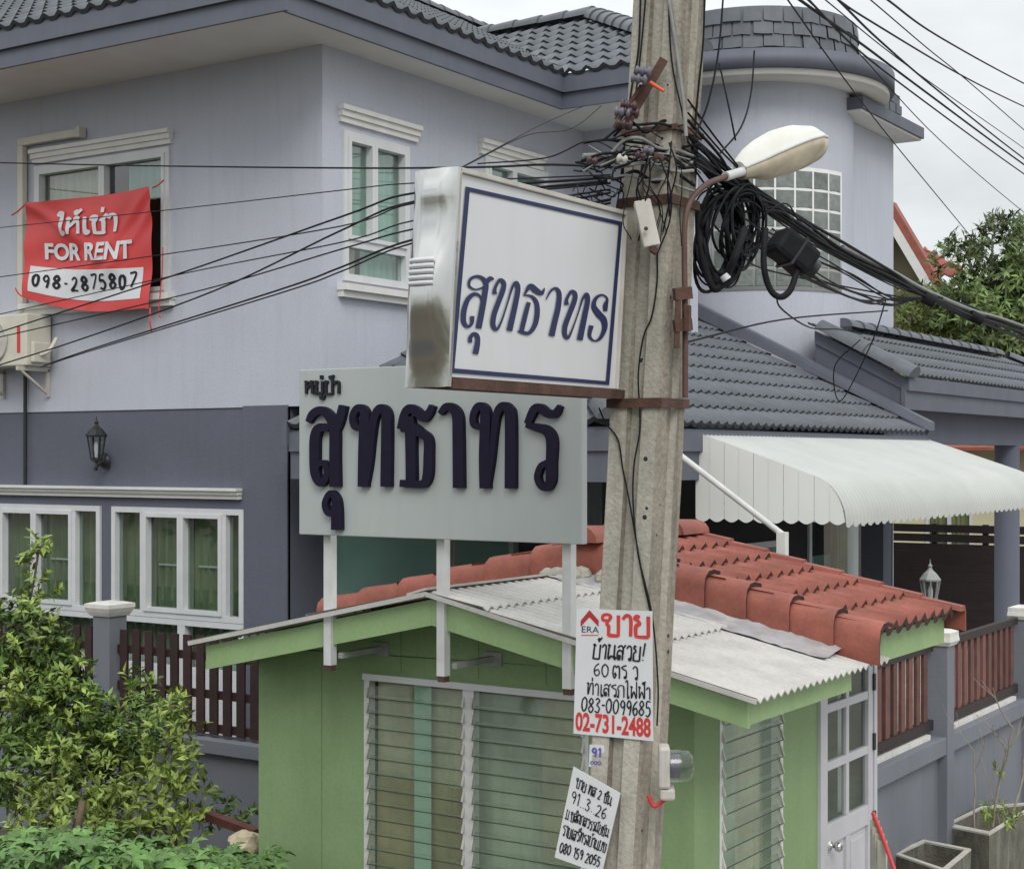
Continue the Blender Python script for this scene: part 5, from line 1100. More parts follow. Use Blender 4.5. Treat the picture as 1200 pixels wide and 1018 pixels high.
mb = MB(); mb.tube(smoothpts([PD(*p) for p in ((818, 240, 6.1), (820, 285, 6.05), (829, 322, 6.05), (838, 339, 6.05), (849, 327, 6.05), (862, 300, 6.0), (872, 268, 6.1))]), .015, 8); tag(mb.build('cable_bundle', M['black']), 'taped thick black cable hanging as a long U right of the pole', 'cable')
mb = MB(); mb.tube([PD(848, 322, 6.03), PD(852, 328, 6.03)], .019, 10); tag(mb.build('tape_band', M['acryl']), 'white tape band on the thick U of black cable', 'tape')
mb = MB(); mb.tube(smoothpts([PD(*p) for p in ((897, 268, 6.1), (895, 310, 6.05), (902, 338, 6.05), (914, 348, 6.05), (926, 340, 6.07), (934, 318, 6.1))]), .013, 8); tag(mb.build('cable_bundle', M['black']), 'short U of black cable hanging under the splice box', 'cable')
sb = thing('splice_box', PD(930, 325, 6.1), 'black plastic splice closure hanging in the cables under the street lamp', 'splice box')
mb = MB(); a_, b_ = PD(908, 279, 6.12), PD(948, 312, 6.16); mb.bar(a_, b_, .135, .115); mb.build('case', M['black'], sb, .022)
mb = MB(); mb.tube([b_ + (b_ - a_) * .0, b_ + (b_ - a_).normalized() * .03], .04, 10); mb.bar(a_ + (b_ - a_) * .48 + Vector((0, 0, -.002)), a_ + (b_ - a_) * .54 + Vector((0, 0, -.002)), .142, .122); mb.build('collar', M['iron'], sb)
# long pipe strut with post behind the booth
ps = thing('pipe_strut', PX(918, 655, -4.5), 'pale steel pipe strut slanting down to a short white post behind the red roof', 'pipe')
y_ = 9.55; mb = MB(); mb.tube([PY(745, 493, y_), PY(918, 627, y_)], .021, 10); mb.build('pipe', M['pole_paint'], ps)
pq = PY(917, 625, y_); mb = MB(); mb.box(pq.x - .03, pq.x + .03, y_ - .03, y_ + .03, GZ, pq.z + .01); mb.build('post', M['white'], ps)

# ================================================================== wall-mounted things
ac = thing('air_conditioner', PY(20, 430, 9.8), 'cream outdoor air conditioner unit under the left upper window', 'air conditioner')
x1 = PY(31, 400, 9.68).x; x0 = x1 - .80; z0 = PY(31, 428, 9.68).z; z1 = PY(31, 367, 9.68).z
mb = MB(); mb.box(x0, x1, 9.68, 9.97, z0, z1); mb.box(x1 + .001, x1 + .05, 9.72, 9.92, z0 + .03, z0 + .22); mb.build('casing', M['cream'], ac, .012)
mb = MB(); cxx = x0 + .33; mb.lathe((cxx, 9.675, (z0 + z1) / 2), (0, -1, 0), [(0, .21), (.012, .21), (.014, .19), (.004, .18)], 28)
mb.build('fan_grille', M['pvc'], ac)
mb = MB(); mb.box(x1 - .13, x1 - .085, 9.677, 9.68, z0 + .12, z1 - .12); mb.build('red_sticker', M['redink'], ac)
mb = MB(); 
for x in (x0 + .1, x1 - .06):
    mb = MB(); mb.bar((x, 9.62, z0 - .025), (x, 9.99, z0 - .025), .03, .04); mb.bar((x, 9.98, z0 - .03), (x, 9.98, z0 - .28), .03, .03, (0, 1, 0)); mb.bar((x, 9.66, z0 - .04), (x, 9.97, z0 - .25), .022, .022); mb.build('bracket', M['pvc'], ac)
mb = MB(); mb.tube(smoothpts([(x1 + .05, 9.8, z0 + .1), (x1 + .11, 9.85, z0 + .14), (x1 + .12, 9.93, z0 + .26)]), .02, 8); mb.build('refrigerant_pipe', M['cream'], ac)
dp = PY(29, 435, 9.96); mb = MB(); mb.tube([(dp.x, 9.965, PY(29, 434, 9.96).z), (dp.x, 9.965, PY(29, 568, 9.96).z)], .018, 8); tag(mb.build('drain_pipe', M['iron']), 'thin black drain pipe running down from the air conditioner', 'pipe')
tk = thing('pipe_trunking', PY(30, 365, 9.95), 'cream L-shaped pipe trunking around the top left corner of the left upper window', 'pipe cover')
p0, p1, p2 = PY(93, 156, 9.95), PY(26, 167, 9.95), PY(27, 366, 9.95); mb = MB(); zc = (p0.z + p1.z) / 2
mb.bar((p0.x, 9.95, zc), (p1.x - .04, 9.95, zc), .075, .06, (0, 1, 0)); mb.bar((p1.x, 9.948, zc - .035), (p1.x, 9.948, p2.z), .075, .06, (0, 1, 0)); mb.build('duct', M['cream'], tk, .008)
mb = MB(); mb.bar((p0.x, 9.945, zc), (p0.x + .05, 9.945, zc), .10, .09, (0, 1, 0)); mb.build('end_collar', M['cream'], tk, .008)
# banner
bn_c = [(29, 238), (179, 219), (175, 362), (31, 349)]; BYn = 9.83
def bnf(u, v, e):     # u right 0..1, v up 0..1
    (ax_, ay_), (bx_, by_), (cx_, cy_), (dx_, dy_) = bn_c
    px = (ax_ * (1 - u) + bx_ * u) * v + (dx_ * (1 - u) + cx_ * u) * (1 - v); py = (ay_ * (1 - u) + by_ * u) * v + (dy_ * (1 - u) + cy_ * u) * (1 - v)
    sag = 9 * math.sin(math.pi * min(1, u * 1.05)) * (1 - v) ** 2 + 2 * math.sin(math.pi * u) * v; py += sag
    q = PY(px, py, BYn)
    d1 = abs((v - 1) + u * .9); d2 = abs((v - 1) + (1 - u) * 1.3)
    wr = .030 * math.exp(-(d1 / .06) ** 2) * (1 - u) * (u > .02) + .026 * math.exp(-(((v - .15) - (u - .55) * 1.5) / .07) ** 2) * u + .022 * math.exp(-(d2 / .07) ** 2) * u + .014 * math.sin(u * 9 + v * 5) + .010 * math.sin(v * 14 - u * 6)
    lift = .05 * (1 - v) ** 3 * (1 - u) ** 2
    return Vector((q.x, BYn - wr - lift - e, q.z))
bn = thing('rent_banner', bnf(.5, 0, 0), 'red vinyl FOR RENT banner tied across the left upper window', 'banner')
nU, nV = 48, 44; mb = MB(); mb.add([bnf(i / nU, j / nV, 0) for j in range(nV + 1) for i in range(nU + 1)], [(j * (nU + 1) + i, j * (nU + 1) + i + 1, (j + 1) * (nU + 1) + i + 1, (j + 1) * (nU + 1) + i) for j in range(nV) for i in range(nU)], True); mb.build('cloth', M['banner'], bn)
def grid_on(mb, u0, u1, v0, v1, e, n=24):
    mb.add([bnf(u0 + (u1 - u0) * i / n, v0 + (v1 - v0) * j / n, e) for j in range(n + 1) for i in range(n + 1)], [(j * (n + 1) + i, j * (n + 1) + i + 1, (j + 1) * (n + 1) + i + 1, (j + 1) * (n + 1) + i) for j in range(n) for i in range(n)], True)
mb = MB(); grid_on(mb, .05, .935, .085, .345, .004); mb.build('number_panel', M['bannerw'], bn)
bf = lambda u, v, e: bnf(u / 100, v / 100, e)
mb = MB(); ribbon(mb, write('ให้เช่า', 27, 66, 15, 47, 2.7), bf, .014, 0, 6, .0005); text_mesh(mb, 'FOR RENT', 16, 42, 16, 70, bf, .035, .016); mb.build('white_lettering', M['bannerw'], bn)
mb = MB(); rn = random.Random(4); x = 8.5
for ch_ in '098-2875807':
    sw_ = 3.4 if ch_ in '80' else 2.6; ribbon(mb, write(ch_, x, 15.5 + rn.uniform(-.8, 1.4) + (x - 8) * .035, 11.5, 6.0 if ch_ != '-' else 4, sw_ * .62), bf, .009); x += 7.7 if ch_ != '-' else 6
mb.build('phone_number', M['ink'], bn)
mb = MB()
for a_, b_ in (((29, 240), (14, 252)), ((179, 220), (192, 211)), ((176, 361), (178, 390)), ((31, 349), (18, 338))):
    p, q = PY(*a_, BYn - .02), PY(*b_, BYn - .02); mb.tube(smoothpts([p, (p + q) / 2 + Vector((.01, -.02, -.02)), q]), .008, 5)
mb.tube(smoothpts([PY(191, 290, 9.9), PY(190, 320, 9.88), PY(186, 365, 9.86), PY(188, 372, 9.85)]), .006, 5); mb.build('tie_cord', M['banner'], bn)
# wall lantern
wl = thing('wall_lantern', PY(117, 548, 9.9), 'black carriage lantern on the slate wall above the ground-floor windows', 'lantern')
def lantern(parent, c, s, mm='iron'):
    mb = MB(); mb.lathe(c + Vector((0, 0, .10 * s)), (0, 0, 1), [(0, .13 * s), (.02 * s, .135 * s), (.09 * s, .08 * s), (.13 * s, .035 * s), (.16 * s, .02 * s), (.18 * s, .03 * s), (.21 * s, .008 * s), (.26 * s, .004 * s)], 8, False)
    mb.lathe(c + Vector((0, 0, -.22 * s)), (0, 0, 1), [(0, .02 * s), (.02 * s, .07 * s), (.05 * s, .07 * s)], 8, False)
    for i in range(8):
        a = math.pi / 8 + i * math.pi / 4; mb.bar(c + Vector((math.cos(a) * .07 * s, math.sin(a) * .07 * s, -.18 * s)), c + Vector((math.cos(a) * .118 * s, math.sin(a) * .118 * s, .11 * s)), .014 * s, .014 * s)
    f_ = mb.build('lantern_frame', M[mm], parent)
    mb = MB(); mb.lathe(c + Vector((0, 0, -.18 * s)), (0, 0, 1), [(0, .062 * s), (.28 * s, .108 * s)], 8, False); mb.build('lantern_glass', M['clear'], f_)
    mb = MB(); mb.lathe(c + Vector((0, 0, -.16 * s)), (0, 0, 1), [(0, .03 * s), (.14 * s, .035 * s), (.2 * s, .02 * s)], 10); mb.build('bulb', M['acryl'], f_)
lc = PY(113, 521, 9.82); lantern(wl, lc, .72)
mb = MB(); wlp = PY(123, 540, 9.98); mb.lathe(wlp, (0, -1, 0), [(0, .075), (.02, .07), (.04, .03)], 14); mb.tube(smoothpts([wlp + Vector((0, -.03, 0)), wlp + Vector((-.02, -.10, -.07)), Vector((lc.x, lc.y, lc.z - .22)), Vector((lc.x, lc.y, lc.z - .15))]), .012, 8); mb.build('wall_arm', M['iron'], wl)

# ================================================================== fences
FXr = -3.53; FYl = 8.53
fr_ = thing('boundary_wall', (FXr, 14, GZ), 'low blue-grey plastered wall with ledge running right behind the booth', 'wall')
mb = MB(); mb.box(FXr - .10, FXr, 9.24, 26, GZ, .925); mb.build('wall', M['greywall'], fr_)
mb = MB(); mb.box(FXr - .14, FXr + .06, 9.24, 26, .927, 1.05); mb.build('coping', M['greywall'], fr_, .006)
pil_l = [('right fence pillar', 10.84), ('far', 12.93), ('far2', 15.1), ('far3', 17.3)]
lbs = ['grey fence pillar with white cap just right of the red roof corner', 'grey fence pillar with white cap at the far right edge of the slatted fence', 'grey fence pillar further along the slatted fence, third from the booth', 'grey fence pillar further along the slatted fence, fourth from the booth']
def pillar(x, y, ztop, label, w2=.12, cap=.19):
    t = thing('fence_pillar', (x, y, GZ), label, 'pillar', 'fence pillars'); mb = MB(); mb.box(x - w2, x + w2, y - w2, y + w2, GZ, ztop - .11); mb.build('shaft', M['greywall'], t, .005)
    mb = MB(); z = ztop - .11
    for a, b, h in ((w2 + .012, w2 + .03, .03), (w2 + .03, cap, .035), (cap, cap, .03), (cap, cap * .55, .015)):
        mb.hexa([(x - a, y - a, z), (x + a, y - a, z), (x + a, y + a, z), (x - a, y + a, z), (x - b, y - b, z + h), (x + b, y - b, z + h), (x + b, y + b, z + h), (x - b, y + b, z + h)]); z += h
    mb.build('cap', M['cap'], t); return t
for (n__, y), lb in zip(pil_l[:2], lbs): pillar(FXr - .006, y, 1.79, lb, .074, .098)
ys = [9.3, 10.74, 10.94, 12.83, 13.03, 17.0]
for i, (ya, yb) in enumerate(((9.3, 10.73), (10.95, 12.82), (13.04, 16.5))):
    t = thing('slatted_fence', (FXr - .04, (ya + yb) / 2, 1.05), ('brown slatted fence panel under the red roof eave', 'brown slatted fence panel between the two white-capped pillars', 'brown slatted fence panel beyond the second white-capped pillar')[i], 'fence', 'brown fence panels')
    mb = MB(); y = ya + .06
    while y < yb - .04: mb.box(FXr - .052, FXr - .03, y, y + .075, 1.17, 1.645); y += .15
    mb.build('slats', M['wood2'], t)
    mb = MB(); mb.box(FXr - .07, FXr - .02, ya, yb, 1.646, 1.70); mb.box(FXr - .07, FXr - .02, ya, yb, 1.10, 1.169); mb.build('rail', M['darkwood'], t)
    mb = MB(); mb.box(FXr - .06, FXr + .0, ya + .05, yb - .12, 1.051, 1.085); mb.build('base_strip', M['cap'], t)
fl_ = thing('boundary_wall', (-9, FYl, GZ), 'low blue-grey plastered wall behind the shrubs left of the booth', 'wall')
mb = MB(); mb.box(-26, -3.75, FYl, FYl + .1, GZ, .80); mb.build('wall', M['greywall'], fl_)
mb = MB(); mb.box(-26, -3.75, FYl - .06, FYl + .14, .802, .905); mb.build('coping', M['greywall'], fl_, .006)
pxl = PY(123, 720, FYl).x; pillar(pxl, FYl + .05, 1.86, 'grey fence pillar with white moulded cap among the shrubs, left of the booth', .092, .138)
for i, (xa, xb, lb) in enumerate(((-14.2, pxl - .10, 'dark picket fence panel left of the white-capped pillar'), (pxl + .10, -6.4, 'dark picket fence panel between the pillar and the green booth'))):
    t = thing('picket_fence', ((xa + xb) / 2, FYl, .9), lb, 'fence', 'dark picket fence panels'); mb = MB(); x = xa + .05; rp_ = random.Random(i)
    while x < xb - .05: mb.box(x, x + .078, FYl + .015, FYl + .035, .93, 1.655 + rp_.uniform(-.006, .006)); x += .136
    mb.build('pickets', M['wood'], t)
    mb = MB()
    for z in (1.50, 1.22, .97): mb.box(xa, xb, FYl + .036, FYl + .07, z - .03, z + .03)
    mb.build('rail', M['wood'], t)
# yard lamp
gl_ = thing('garden_lamp', PX(1090, 760, -4.1), 'small lantern on a post behind the red roof corner', 'garden lamp')
lc = PX(1090, 690, -4.1); lantern(gl_, lc, .66, 'zinc'); mb = MB(); mb.tube([(lc.x, lc.y, lc.z - .14), (lc.x, lc.y, GZ)], .03, 10); mb.build('post', M['iron'], gl_)
# horizontal slat fence across the carport
t = thing('slat_screen', PY(1100, 700, 23.5), 'dark horizontal slat screen across the back of the carport', 'fence')
mb = MB(); xa, xb = PY(1036, 640, 23.5).x, PY(1280, 640, 23.5).x; z = .1
while z < 1.95: mb.box(xa, xb, 23.5, 23.53, z, z + (.143 if z < 1.45 else .118)); z += .145
mb.build('slats', M['darkwood'], t)
mb = MB()
for q in range(5): x = xa + (xb - xa) * q / 4; mb.box(x - .04, x + .04, 23.535, 23.6, GZ, 1.97)
mb.build('post', M['darkwood'], t)
# ================================================================== planters, barrier, debris
def planter(pts_px, ztop, zb, label):
    q = [PZ(*p, ztop) for p in pts_px]; c = sum(q, Vector()) / 4; t = thing('planter', (c.x, c.y, zb), label, 'planter', 'concrete planters')
    inn = [p + (c - p) * .16 for p in q]; mb = MB(); D_ = Vector((0, 0, zb - ztop)); n = 4
    bot = [c + (p - c) * .92 + D_ for p in q]; inb = [p + Vector((0, 0, -.12)) for p in inn]
    mb.add(q + inn + bot + inb, [f for i in range(4) for f in ((i, (i + 1) % 4, 4 + (i + 1) % 4, 4 + i), (8 + i, 8 + (i + 1) % 4, (i + 1) % 4, i), (4 + i, 4 + (i + 1) % 4, 12 + (i + 1) % 4, 12 + i))]); mb.build('box', M['conc2'], t)
    mb = MB()
    for i in range(4):
        j = (i + 1) % 4; up = Vector((0, 0, .012)); mb.hexa([q[i], q[j], inn[j], inn[i], q[i] + up, q[j] + up, inn[j] + up, inn[i] + up])
    mb.build('rim', M['pvc'], t)
    mb = MB(); mb.add([p + Vector((0, 0, .001)) for p in inb], [(0, 1, 2, 3)]); mb.build('earth', M['soil'], t); return c
pc1 = planter([(1105, 968), (1159, 979), (1222, 940), (1150, 946)], .40, GZ + .02, 'mossy concrete planter with a bare branching plant, against the wall')
pc2 = planter([(1046, 1001), (1107, 1022), (1138, 996), (1082, 985)], .40, GZ + .02, 'empty grey concrete planter nearer the booth door')
pl = thing('bare_plant', (pc1.x, pc1.y, .28), 'spindly bare plant with pale stems growing in the mossy planter', 'plant')
mb = MB(); rp_ = random.Random(9)
def branch(p, d, L, r, dep):
    q = [p]; 
    for i in range(4): d = (d + Vector((rp_.uniform(-.12, .12), rp_.uniform(-.12, .12), rp_.uniform(-.02, .1)))).normalized(); p = p + d * L / 4; q.append(p)
    mb.tube(q, [r * (1 - .5 * i / 4) for i in range(5)], 6)
    if dep:
        for i in range(rp_.choice((2, 3, 4))): k_ = rp_.choice((2, 3, 4)); branch(q[k_], (d + Vector((rp_.uniform(-.9, .9), rp_.uniform(-.9, .9), rp_.uniform(.1, .6)))).normalized(), L * rp_.uniform(.35, .6), r * .5, dep - 1)
for b0_, b1_, r, dep in (((1163, 968), (1182, 845), .012, 2), ((1185, 960), (1206, 895), .010, 1), ((1142, 970), (1143, 880), .007, 2), ((1172, 965), (1150, 880), .004, 1)):
    p, q = PD(*b0_, 10.6), PD(*b1_, 10.6); branch(p, (q - p).normalized(), (q - p).length, r, dep)
mb.build('stems', M['twig'], pl)

# ------------------------------------------------------------------ leaves
def leaf(mb, p, d, nrm, L, W):
    d = d.normalized(); s_ = d.cross(nrm)
    if s_.length < 1e-3: s_ = d.orthogonal()
    s_.normalize(); n2 = s_.cross(d); m1 = p + d * L * .45 - n2 * L * .05; tip = p + d * L - n2 * L * .16
    mb.add([p, m1 + s_ * W / 2 + n2 * W * .16, tip, m1 - s_ * W / 2 + n2 * W * .16, m1], [(0, 1, 4), (1, 2, 4), (2, 3, 4), (3, 0, 4)])
def clump(mb, c, rad, n, L, rnd, W=.42, sprig=7, up=.35, flat=1.):
    k = 0
    while k < n:
        while True:
            o = Vector((rnd.uniform(-1, 1), rnd.uniform(-1, 1), rnd.uniform(-1, 1)))
            if .25 < o.length < 1: break
        if noise.noise((c + o * rad[0]) * (1.7 / rad[0]) + Vector((5, 5, 5))) < -.02 - .16 * rnd.random(): k += 1; continue
        b = c + Vector((o.x * rad[0], o.y * rad[1], o.z * rad[2])); ax_ = (o.normalized() * .6 + Vector((rnd.uniform(-.6, .6), rnd.uniform(-.6, .6), up + rnd.uniform(-.2, .5)))).normalized()
        for i in range(sprig):
            a = rnd.uniform(0, 6.28); sv = ax_.orthogonal().normalized(); tv = ax_.cross(sv); rd = sv * math.cos(a) + tv * math.sin(a)
            d = (ax_ * rnd.uniform(.1, .8) + rd * rnd.uniform(.5, 1)).normalized(); l = L * rnd.uniform(.6, 1.25)
            leaf(mb, b + ax_ * L * .35 * i / sprig * 2, d, ax_ + Vector((0, 0, .5)), l, l * W * rnd.uniform(.8, 1.2)); k += 1
mb = MB(); rl_ = random.Random(31); clump(mb, PD(1172, 955, 10.55), (.13, .13, .08), 160, .06, rl_, .3); clump(mb, PD(1167, 905, 10.6), (.03, .03, .03), 16, .05, rl_); mb.build('leaves', M['leafy'], pl)
def stems(mb, base, tops, r=.014):
    for tp in tops: m_ = (base + tp) / 2 + Vector((rnd_.uniform(-.08, .08), rnd_.uniform(-.08, .08), 0)); mb.tube(smoothpts([base, m_, tp], 4), [r * (1 - .6 * i / 8) for i in range(9)], 6)
rnd_ = random.Random(77)
shr = [
 ('tall dark shrub in front of the picket fence at far left', 'leaf', PD(55, 1060, 10.6), [(15, 745, 10.7, .28, .26), (58, 775, 10.6, .28, .28), (90, 830, 10.5, .26, .24), (25, 810, 10.5, .36, .34), (70, 865, 10.4, .40, .34), (140, 860, 10.4, .28, .26), (165, 800, 11.0, .10, .10), (185, 840, 10.9, .18, .15), (125, 905, 10.3, .34, .30), (20, 890, 10.3, .36, .36)], 520, .060),
 ('light green young shrub with upright shoots right of the dark shrub', 'leafy', PD(190, 1050, 9.9), [(205, 880, 9.9, .22, .26), (175, 915, 9.8, .26, .28), (220, 935, 9.9, .20, .26), (150, 950, 9.7, .28, .26), (185, 965, 9.7, .26, .2), (200, 840, 10.1, .13, .14)], 300, .058),
 ('yellowish shrub with brown stems at the lower left edge', 'leafy', PD(75, 1060, 9.5), [(60, 900, 9.6, .20, .22), (20, 950, 9.5, .26, .24), (95, 925, 9.6, .22, .24), (55, 960, 9.4, .26, .2), (110, 965, 9.5, .2, .18)], 260, .055),
]
for lb, mt, base, cl, n, L in shr:
    base = Vector((base.x, base.y, gh(base.x, base.y) - .03)); t = thing('shrub', base, lb, 'shrub', 'shrubs left of the booth'); mb = MB(); sm2 = MB()
    for px, py, D, rx, rz_ in cl: c = PD(px, py, D); clump(mb, c, (rx, rx * .9, rz_), int(n * 2.1 * (rx / .3) ** 2), L * 1.1, rnd_); stems(sm2, base + Vector((rnd_.uniform(-.25, .25), rnd_.uniform(-.1, .1), 0)), [c])
    mb.build('foliage', M[mt], t); sm2.build('stem', M['bark'], t)
    if mt == 'leaf':
        mb = MB()
        for px, py, r in ((20, 712, .16), (50, 735, .14), (28, 765, .18), (118, 838, .14), (66, 800, .14), (196, 828, .12), (8, 805, .20), (160, 806, .10), (88, 770, .10), (45, 840, .2), (140, 880, .18), (90, 870, .16), (215, 860, .12)): clump(mb, PD(px, py, 10.1 if py > 790 else 10.4), (r, r, r), int(110 * (r / .16) ** 2), .066, rnd_, up=.7)
        mb.build('young_leaves', M['leafy'], t)
t = thing('sapling', PD(30, 760, 10.9), 'single thin shoot with bright leaves rising above the dark shrub in front of the window', 'sapling'); mb = MB(); sm2 = MB()
for px, py, r in ((48, 640, .06), (44, 655, .08), (36, 678, .10), (52, 690, .08), (40, 705, .06), (28, 725, .07)): clump(mb, PD(px, py, 10.9), (r, r, r), 42, .075, rnd_)
sm2.tube(smoothpts([PD(22, 800, 10.9), PD(28, 730, 10.9), PD(38, 690, 10.9), PD(46, 640, 10.9)]), .008, 6); mb.build('foliage', M['leafy'], t); sm2.build('stem', M['bark'], t)
mb = MB(); mb.tube(smoothpts([PD(88, 990, 9.3), PD(92, 965, 9.3), PD(97, 938, 9.35)]), .022, 8); tag(mb.build('cut_stem', M['bark']), 'short brown cut stem standing among the yellowish shrubs', 'stem')
mb = MB(); p, q = PD(236, 952, 10.3), PD(300, 976, 10.0); mb.bar(p, q, .07, .05); tag(mb.build('timber', M['log']), 'reddish-brown length of timber leaning by the booth wall', 'timber')
rc_ = PD(289, 988, 9.6); bm = bmesh.new(); bmesh.ops.create_icosphere(bm, subdivisions=3, radius=.1)
mb = MB(); vs = []
for v in bm.verts: k = 1 + .35 * noise.noise(v.co * 14) ; vs.append(rc_ + Vector((v.co.x * k * .95, v.co.y * k, v.co.z * k * .8)))
bm.verts.index_update(); mb.add(vs, [tuple(v.index for v in f.verts) for f in bm.faces]); bm.free(); tag(mb.build('rock', M['rock']), 'cream sandstone block beside the left booth wall', 'rock')
# creeping plant by the wall base
t = thing('creeper', PD(265, 960, 10.6), 'small dark creeper at the wall foot between shrubs and booth', 'plant'); mb = MB()
for px, py, r in ((262, 940, .07), (285, 950, .08), (250, 960, .06), (272, 962, .09)): clump(mb, PD(px, py, 10.5), (r, r, r), 40, .06, rnd_)
mb.build('foliage', M['leaf'], t)
# ground cover with broad lobed leaves
mb = MB(); st2 = MB()
for i in range(520):
    px = rnd_.uniform(-60, 325); D = rnd_.uniform(7.6, 8.8); edge = 975 + max(0, (px - 240)) * .22 - 12 * math.sin(px * .02)
    py = edge + abs(rnd_.gauss(0, 1)) * 22 + (8.8 - D) * 26
    if px > 285 and py < 996: continue
    c = PD(px, py, D)
    if c.x > LXb - .1 and c.y > WYb - .15: continue
    nrm = Vector((rnd_.uniform(-.5, .5), rnd_.uniform(-.7, .2), 1)).normalized(); a0_ = rnd_.uniform(0, 6.28); e1 = nrm.orthogonal().normalized(); e2 = nrm.cross(e1); Ls = rnd_.uniform(.06, .12)
    vs = [c]; fs = []
    nl = 5
    for k_ in range(nl):
        a = a0_ + (k_ - (nl - 1) / 2) * 1.02; d = e1 * math.cos(a) + e2 * math.sin(a); s_ = nrm.cross(d); l = Ls * (1 - .12 * abs(k_ - 2)); w_ = l * .46; o = len(vs)
        vs += [c + d * l * .3 + s_ * w_ * .36 + nrm * .005, c + d * l * .62 + s_ * w_ * .5 + nrm * .007, c + d * l * .86 + s_ * w_ * .26 - nrm * l * .08, c + d * l - nrm * l * .22, c + d * l * .86 - s_ * w_ * .26 - nrm * l * .08, c + d * l * .62 - s_ * w_ * .5 + nrm * .007, c + d * l * .3 - s_ * w_ * .36 + nrm * .005, c + d * l * .6 - nrm * .004]; m_ = o + 7; fs += [(0, o, m_), (o, o + 1, m_), (o + 1, o + 2, m_), (o + 2, o + 3, m_), (o + 3, o + 4, m_), (o + 4, o + 5, m_), (o + 5, o + 6, m_), (o + 6, 0, m_)]
    mb.add(vs, fs)
    if i % 4 == 0: st2.tube([c - nrm * .005, Vector((c.x, c.y, c.z - .3))], .003, 4)
gc = mb.build('ground_cover', M['leafc']); gc['kind'] = 'stuff'; gc['label'] = 'broad-leaved green ground cover in front of the booth'; gc['category'] = 'ground cover'
so_ = st2.build('leaf_stalks', M['leafc'], gc) if st2.v else None
# red and white barrier by the door
t = thing('gate_barrier', PD(1035, 1016, 9.6), 'low white barrier panel with a red top rail beside the booth door', 'barrier')
b0_, b1_, b2_ = PX(1023, 952, -3.2), PX(1036, 985, -3.10), PX(1052, 1030, -2.97); mb = MB(); mb.tube(smoothpts([b0_, b1_, b2_]), .012, 8); mb.build('rail', M['banner'], t)
mb = MB()
for f in (.15, .38, .6, .85):
    p = b0_ + (b1_ - b0_) * f; mb.bar((p.x, p.y, GZ), (p.x, p.y, p.z - .02), .05, .02, (0, 1, 0))
mb.build('white_slats', M['pvc'], t)

# ================================================================== background
nh = thing('neighbour_house', PY(1060, 500, 38), 'distant house with steep red roof gable behind the trees at right', 'house')
y_ = 36.0; ap = PY(1052, 262, y_); rb = PY(1090, 326, y_); s_ = (ap.z - rb.z) / (rb.x - ap.x); hw = 2.6; lx = ap.x - hw; rx = ap.x + hw; ze = ap.z - s_ * hw
mb = MB(); mb.add([(lx, y_, GZ), (rx, y_, GZ), (rx, y_, ze), (ap.x, y_, ap.z), (lx, y_, ze), (lx, y_ + .7, GZ), (rx, y_ + .7, GZ), (rx, y_ + .7, ze), (ap.x, y_ + .7, ap.z), (lx, y_ + .7, ze)], [(0, 1, 2, 3, 4), (5, 6, 7, 8, 9), (1, 6, 7, 2), (0, 5, 9, 4)]); mb.build('wall', M['olivewall'], nh)
mb = MB(); o = .45
for sg_ in (-1, 1):
    a_ = Vector((ap.x, y_ - .4, ap.z + .12)); b_ = Vector((ap.x + sg_ * (hw + .5), y_ - .4, ap.z + .12 - s_ * (hw + .5))); mb.hexa([a_, b_, b_ + Vector((0, .3, 0)), a_ + Vector((0, .3, 0)), a_ + Vector((0, 0, .35)), b_ + Vector((0, 0, .35)), b_ + Vector((0, .3, .35)), a_ + Vector((0, .3, .35))])
mb.build('red_roof', M['redtile'], nh)
mb = MB()
for sg_ in (-1, 1):
    a_ = Vector((ap.x, y_ - .45, ap.z - .25)); b_ = Vector((ap.x + sg_ * (hw + .4), y_ - .45, ap.z - .25 - s_ * (hw + .4))); mb.hexa([a_, b_, b_ + Vector((0, .04, 0)), a_ + Vector((0, .04, 0)), a_ + Vector((0, 0, .38)), b_ + Vector((0, 0, .38)), b_ + Vector((0, .04, .38)), a_ + Vector((0, .04, .38))])
mb.build('bargeboard', M['white'], nh)
r0 = PY(1078, 330, 39); rf2 = tile_roof((r0.x, 38.2, r0.z), (1, 0, 0), (0, 1, 0), .75, 3.2, 1.15, wave=.3, row=.35, amp=.04, clips=[((r0.x + 1.6, 38.2, 0), (.6, .8, 0))]); rf2.build('red_roof', M['redtile'], nh)
ch = thing('cream_house', PY(1110, 640, 31), 'cream single-storey house glimpsed beyond the carport screen', 'house')
y_ = 30.; xa = PY(1040, 600, y_).x; xb = PY(1340, 600, y_).x; w0, w1 = PY(1085, 610, y_).x, PY(1140, 610, y_).x
mb = MB(); wall(mb, onplaneY(y_), xa, xb, GZ, 3.1, [(w0, w1, .8, 2.35)]); mb.build('wall', M['creamwall'], ch)
window(ch, onplaneY(y_), w0, w1, .8, 2.35, vm=[((w0 + w1) / 2, .06)], fw=.06, glass='glassd', curt=[(w0, w1, .8, 2.35, 'brownroom')])
mb = MB(); mb.hexa([(xa - .5, y_ - .7, 3.1), (xb, y_ - .7, 3.1), (xb, y_ + 4, 3.1), (xa - .5, y_ + 4, 3.1), (xa - .5, y_ - .7, 3.16), (xb, y_ - .7, 3.16), (xb, y_ + 4, 3.9), (xa - .5, y_ + 4, 3.9)]); mb.build('roof', M['redtile'], ch)
rt_ = random.Random(55)
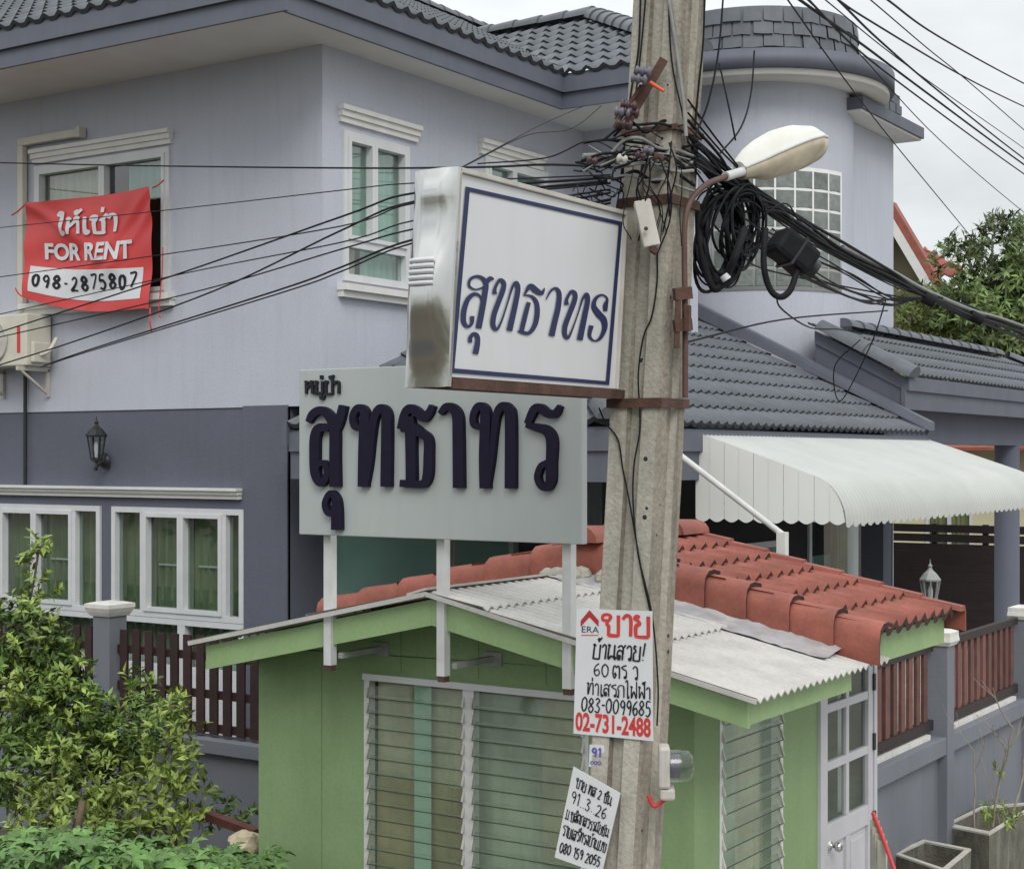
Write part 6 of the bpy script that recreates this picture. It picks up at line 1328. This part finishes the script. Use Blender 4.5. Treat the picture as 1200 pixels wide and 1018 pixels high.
trees = [('large dark mango tree behind the carport roof at far right', 'treeleaf', [(1165, 320, 33, 1.3, 1.1), (1195, 300, 33, 1.2, 1.0), (1150, 360, 33, 1.1, .8), (1185, 370, 33, 1.5, 1.1), (1225, 340, 33, 1.6, 1.3), (1150, 400, 33, 1.5, 1.0), (1210, 420, 33, 1.6, 1.1), (1260, 380, 33, 1.8, 1.5)], 1700, .195),
         ('lighter green bushy tree beside the tower wall', 'treeleaf2', [(1098, 352, 34.5, .8, .5), (1068, 368, 34.5, .75, .6), (1115, 365, 34.5, 1.1, .8), (1075, 395, 34.5, 1.1, .8), (1120, 405, 34, 1.2, .9)], 1000, .16),
         ('shaded tree seen under the carport beam', 'treeleaf', [(1100, 560, 33, 1.2, .9), (1140, 540, 33, 1.3, .9), (1160, 575, 33, 1.2, .8), (1215, 540, 33, 1.4, 1.2), (1080, 530, 33, 1.2, .9), (1120, 480, 33.5, 1.6, 1.0), (1200, 480, 33.5, 1.6, 1.0)], 700, .2)]
for lb, mt, cl, n, L in trees:
    px0 = sum(c[0] for c in cl) / len(cl); b_ = PD(px0, 534, cl[0][2]); b_.z = GZ; t = thing('tree', b_, lb, 'tree', 'trees behind the houses'); mb = MB(); tr = MB(); top = max(PD(c[0], c[1], c[2]).z for c in cl)
    for px, py, D, rx, rz_ in cl: c = PD(px, py, D); clump(mb, c, (rx, rx, rz_), int(n * (rx / 1.1) ** 2), L, rt_, .30, 9, -.15); tr.tube(smoothpts([b_ + Vector((0, 0, top * .35)), (b_ + c) / 2 + Vector((0, 0, top * .2)), c], 4), [.10 * (1 - .7 * i / 8) for i in range(9)], 6)
    tr.tube([b_, b_ + Vector((.05, 0, top * .2)), b_ + Vector((0, 0, top * .37))], [.22, .18, .14], 10); mb.build('crown', M[mt], t); tr.build('trunk', M['bark'], t)

mb = MB(); rq_ = random.Random(91)
for i in range(26):
    x = -34 + i * 2.6 + rq_.uniform(-.8, .8); clump(mb, Vector((x, -13 + rq_.uniform(-2, 2), 2.2 + rq_.uniform(-.5, 1.6))), (2.2, 1.6, 2.6), 260, .5, rq_, .5, 6)
o = mb.build('treeline', M['treeleaf']); o['kind'] = 'stuff'; o['label'] = 'green treeline on the far side of the road'; o['category'] = 'treeline'
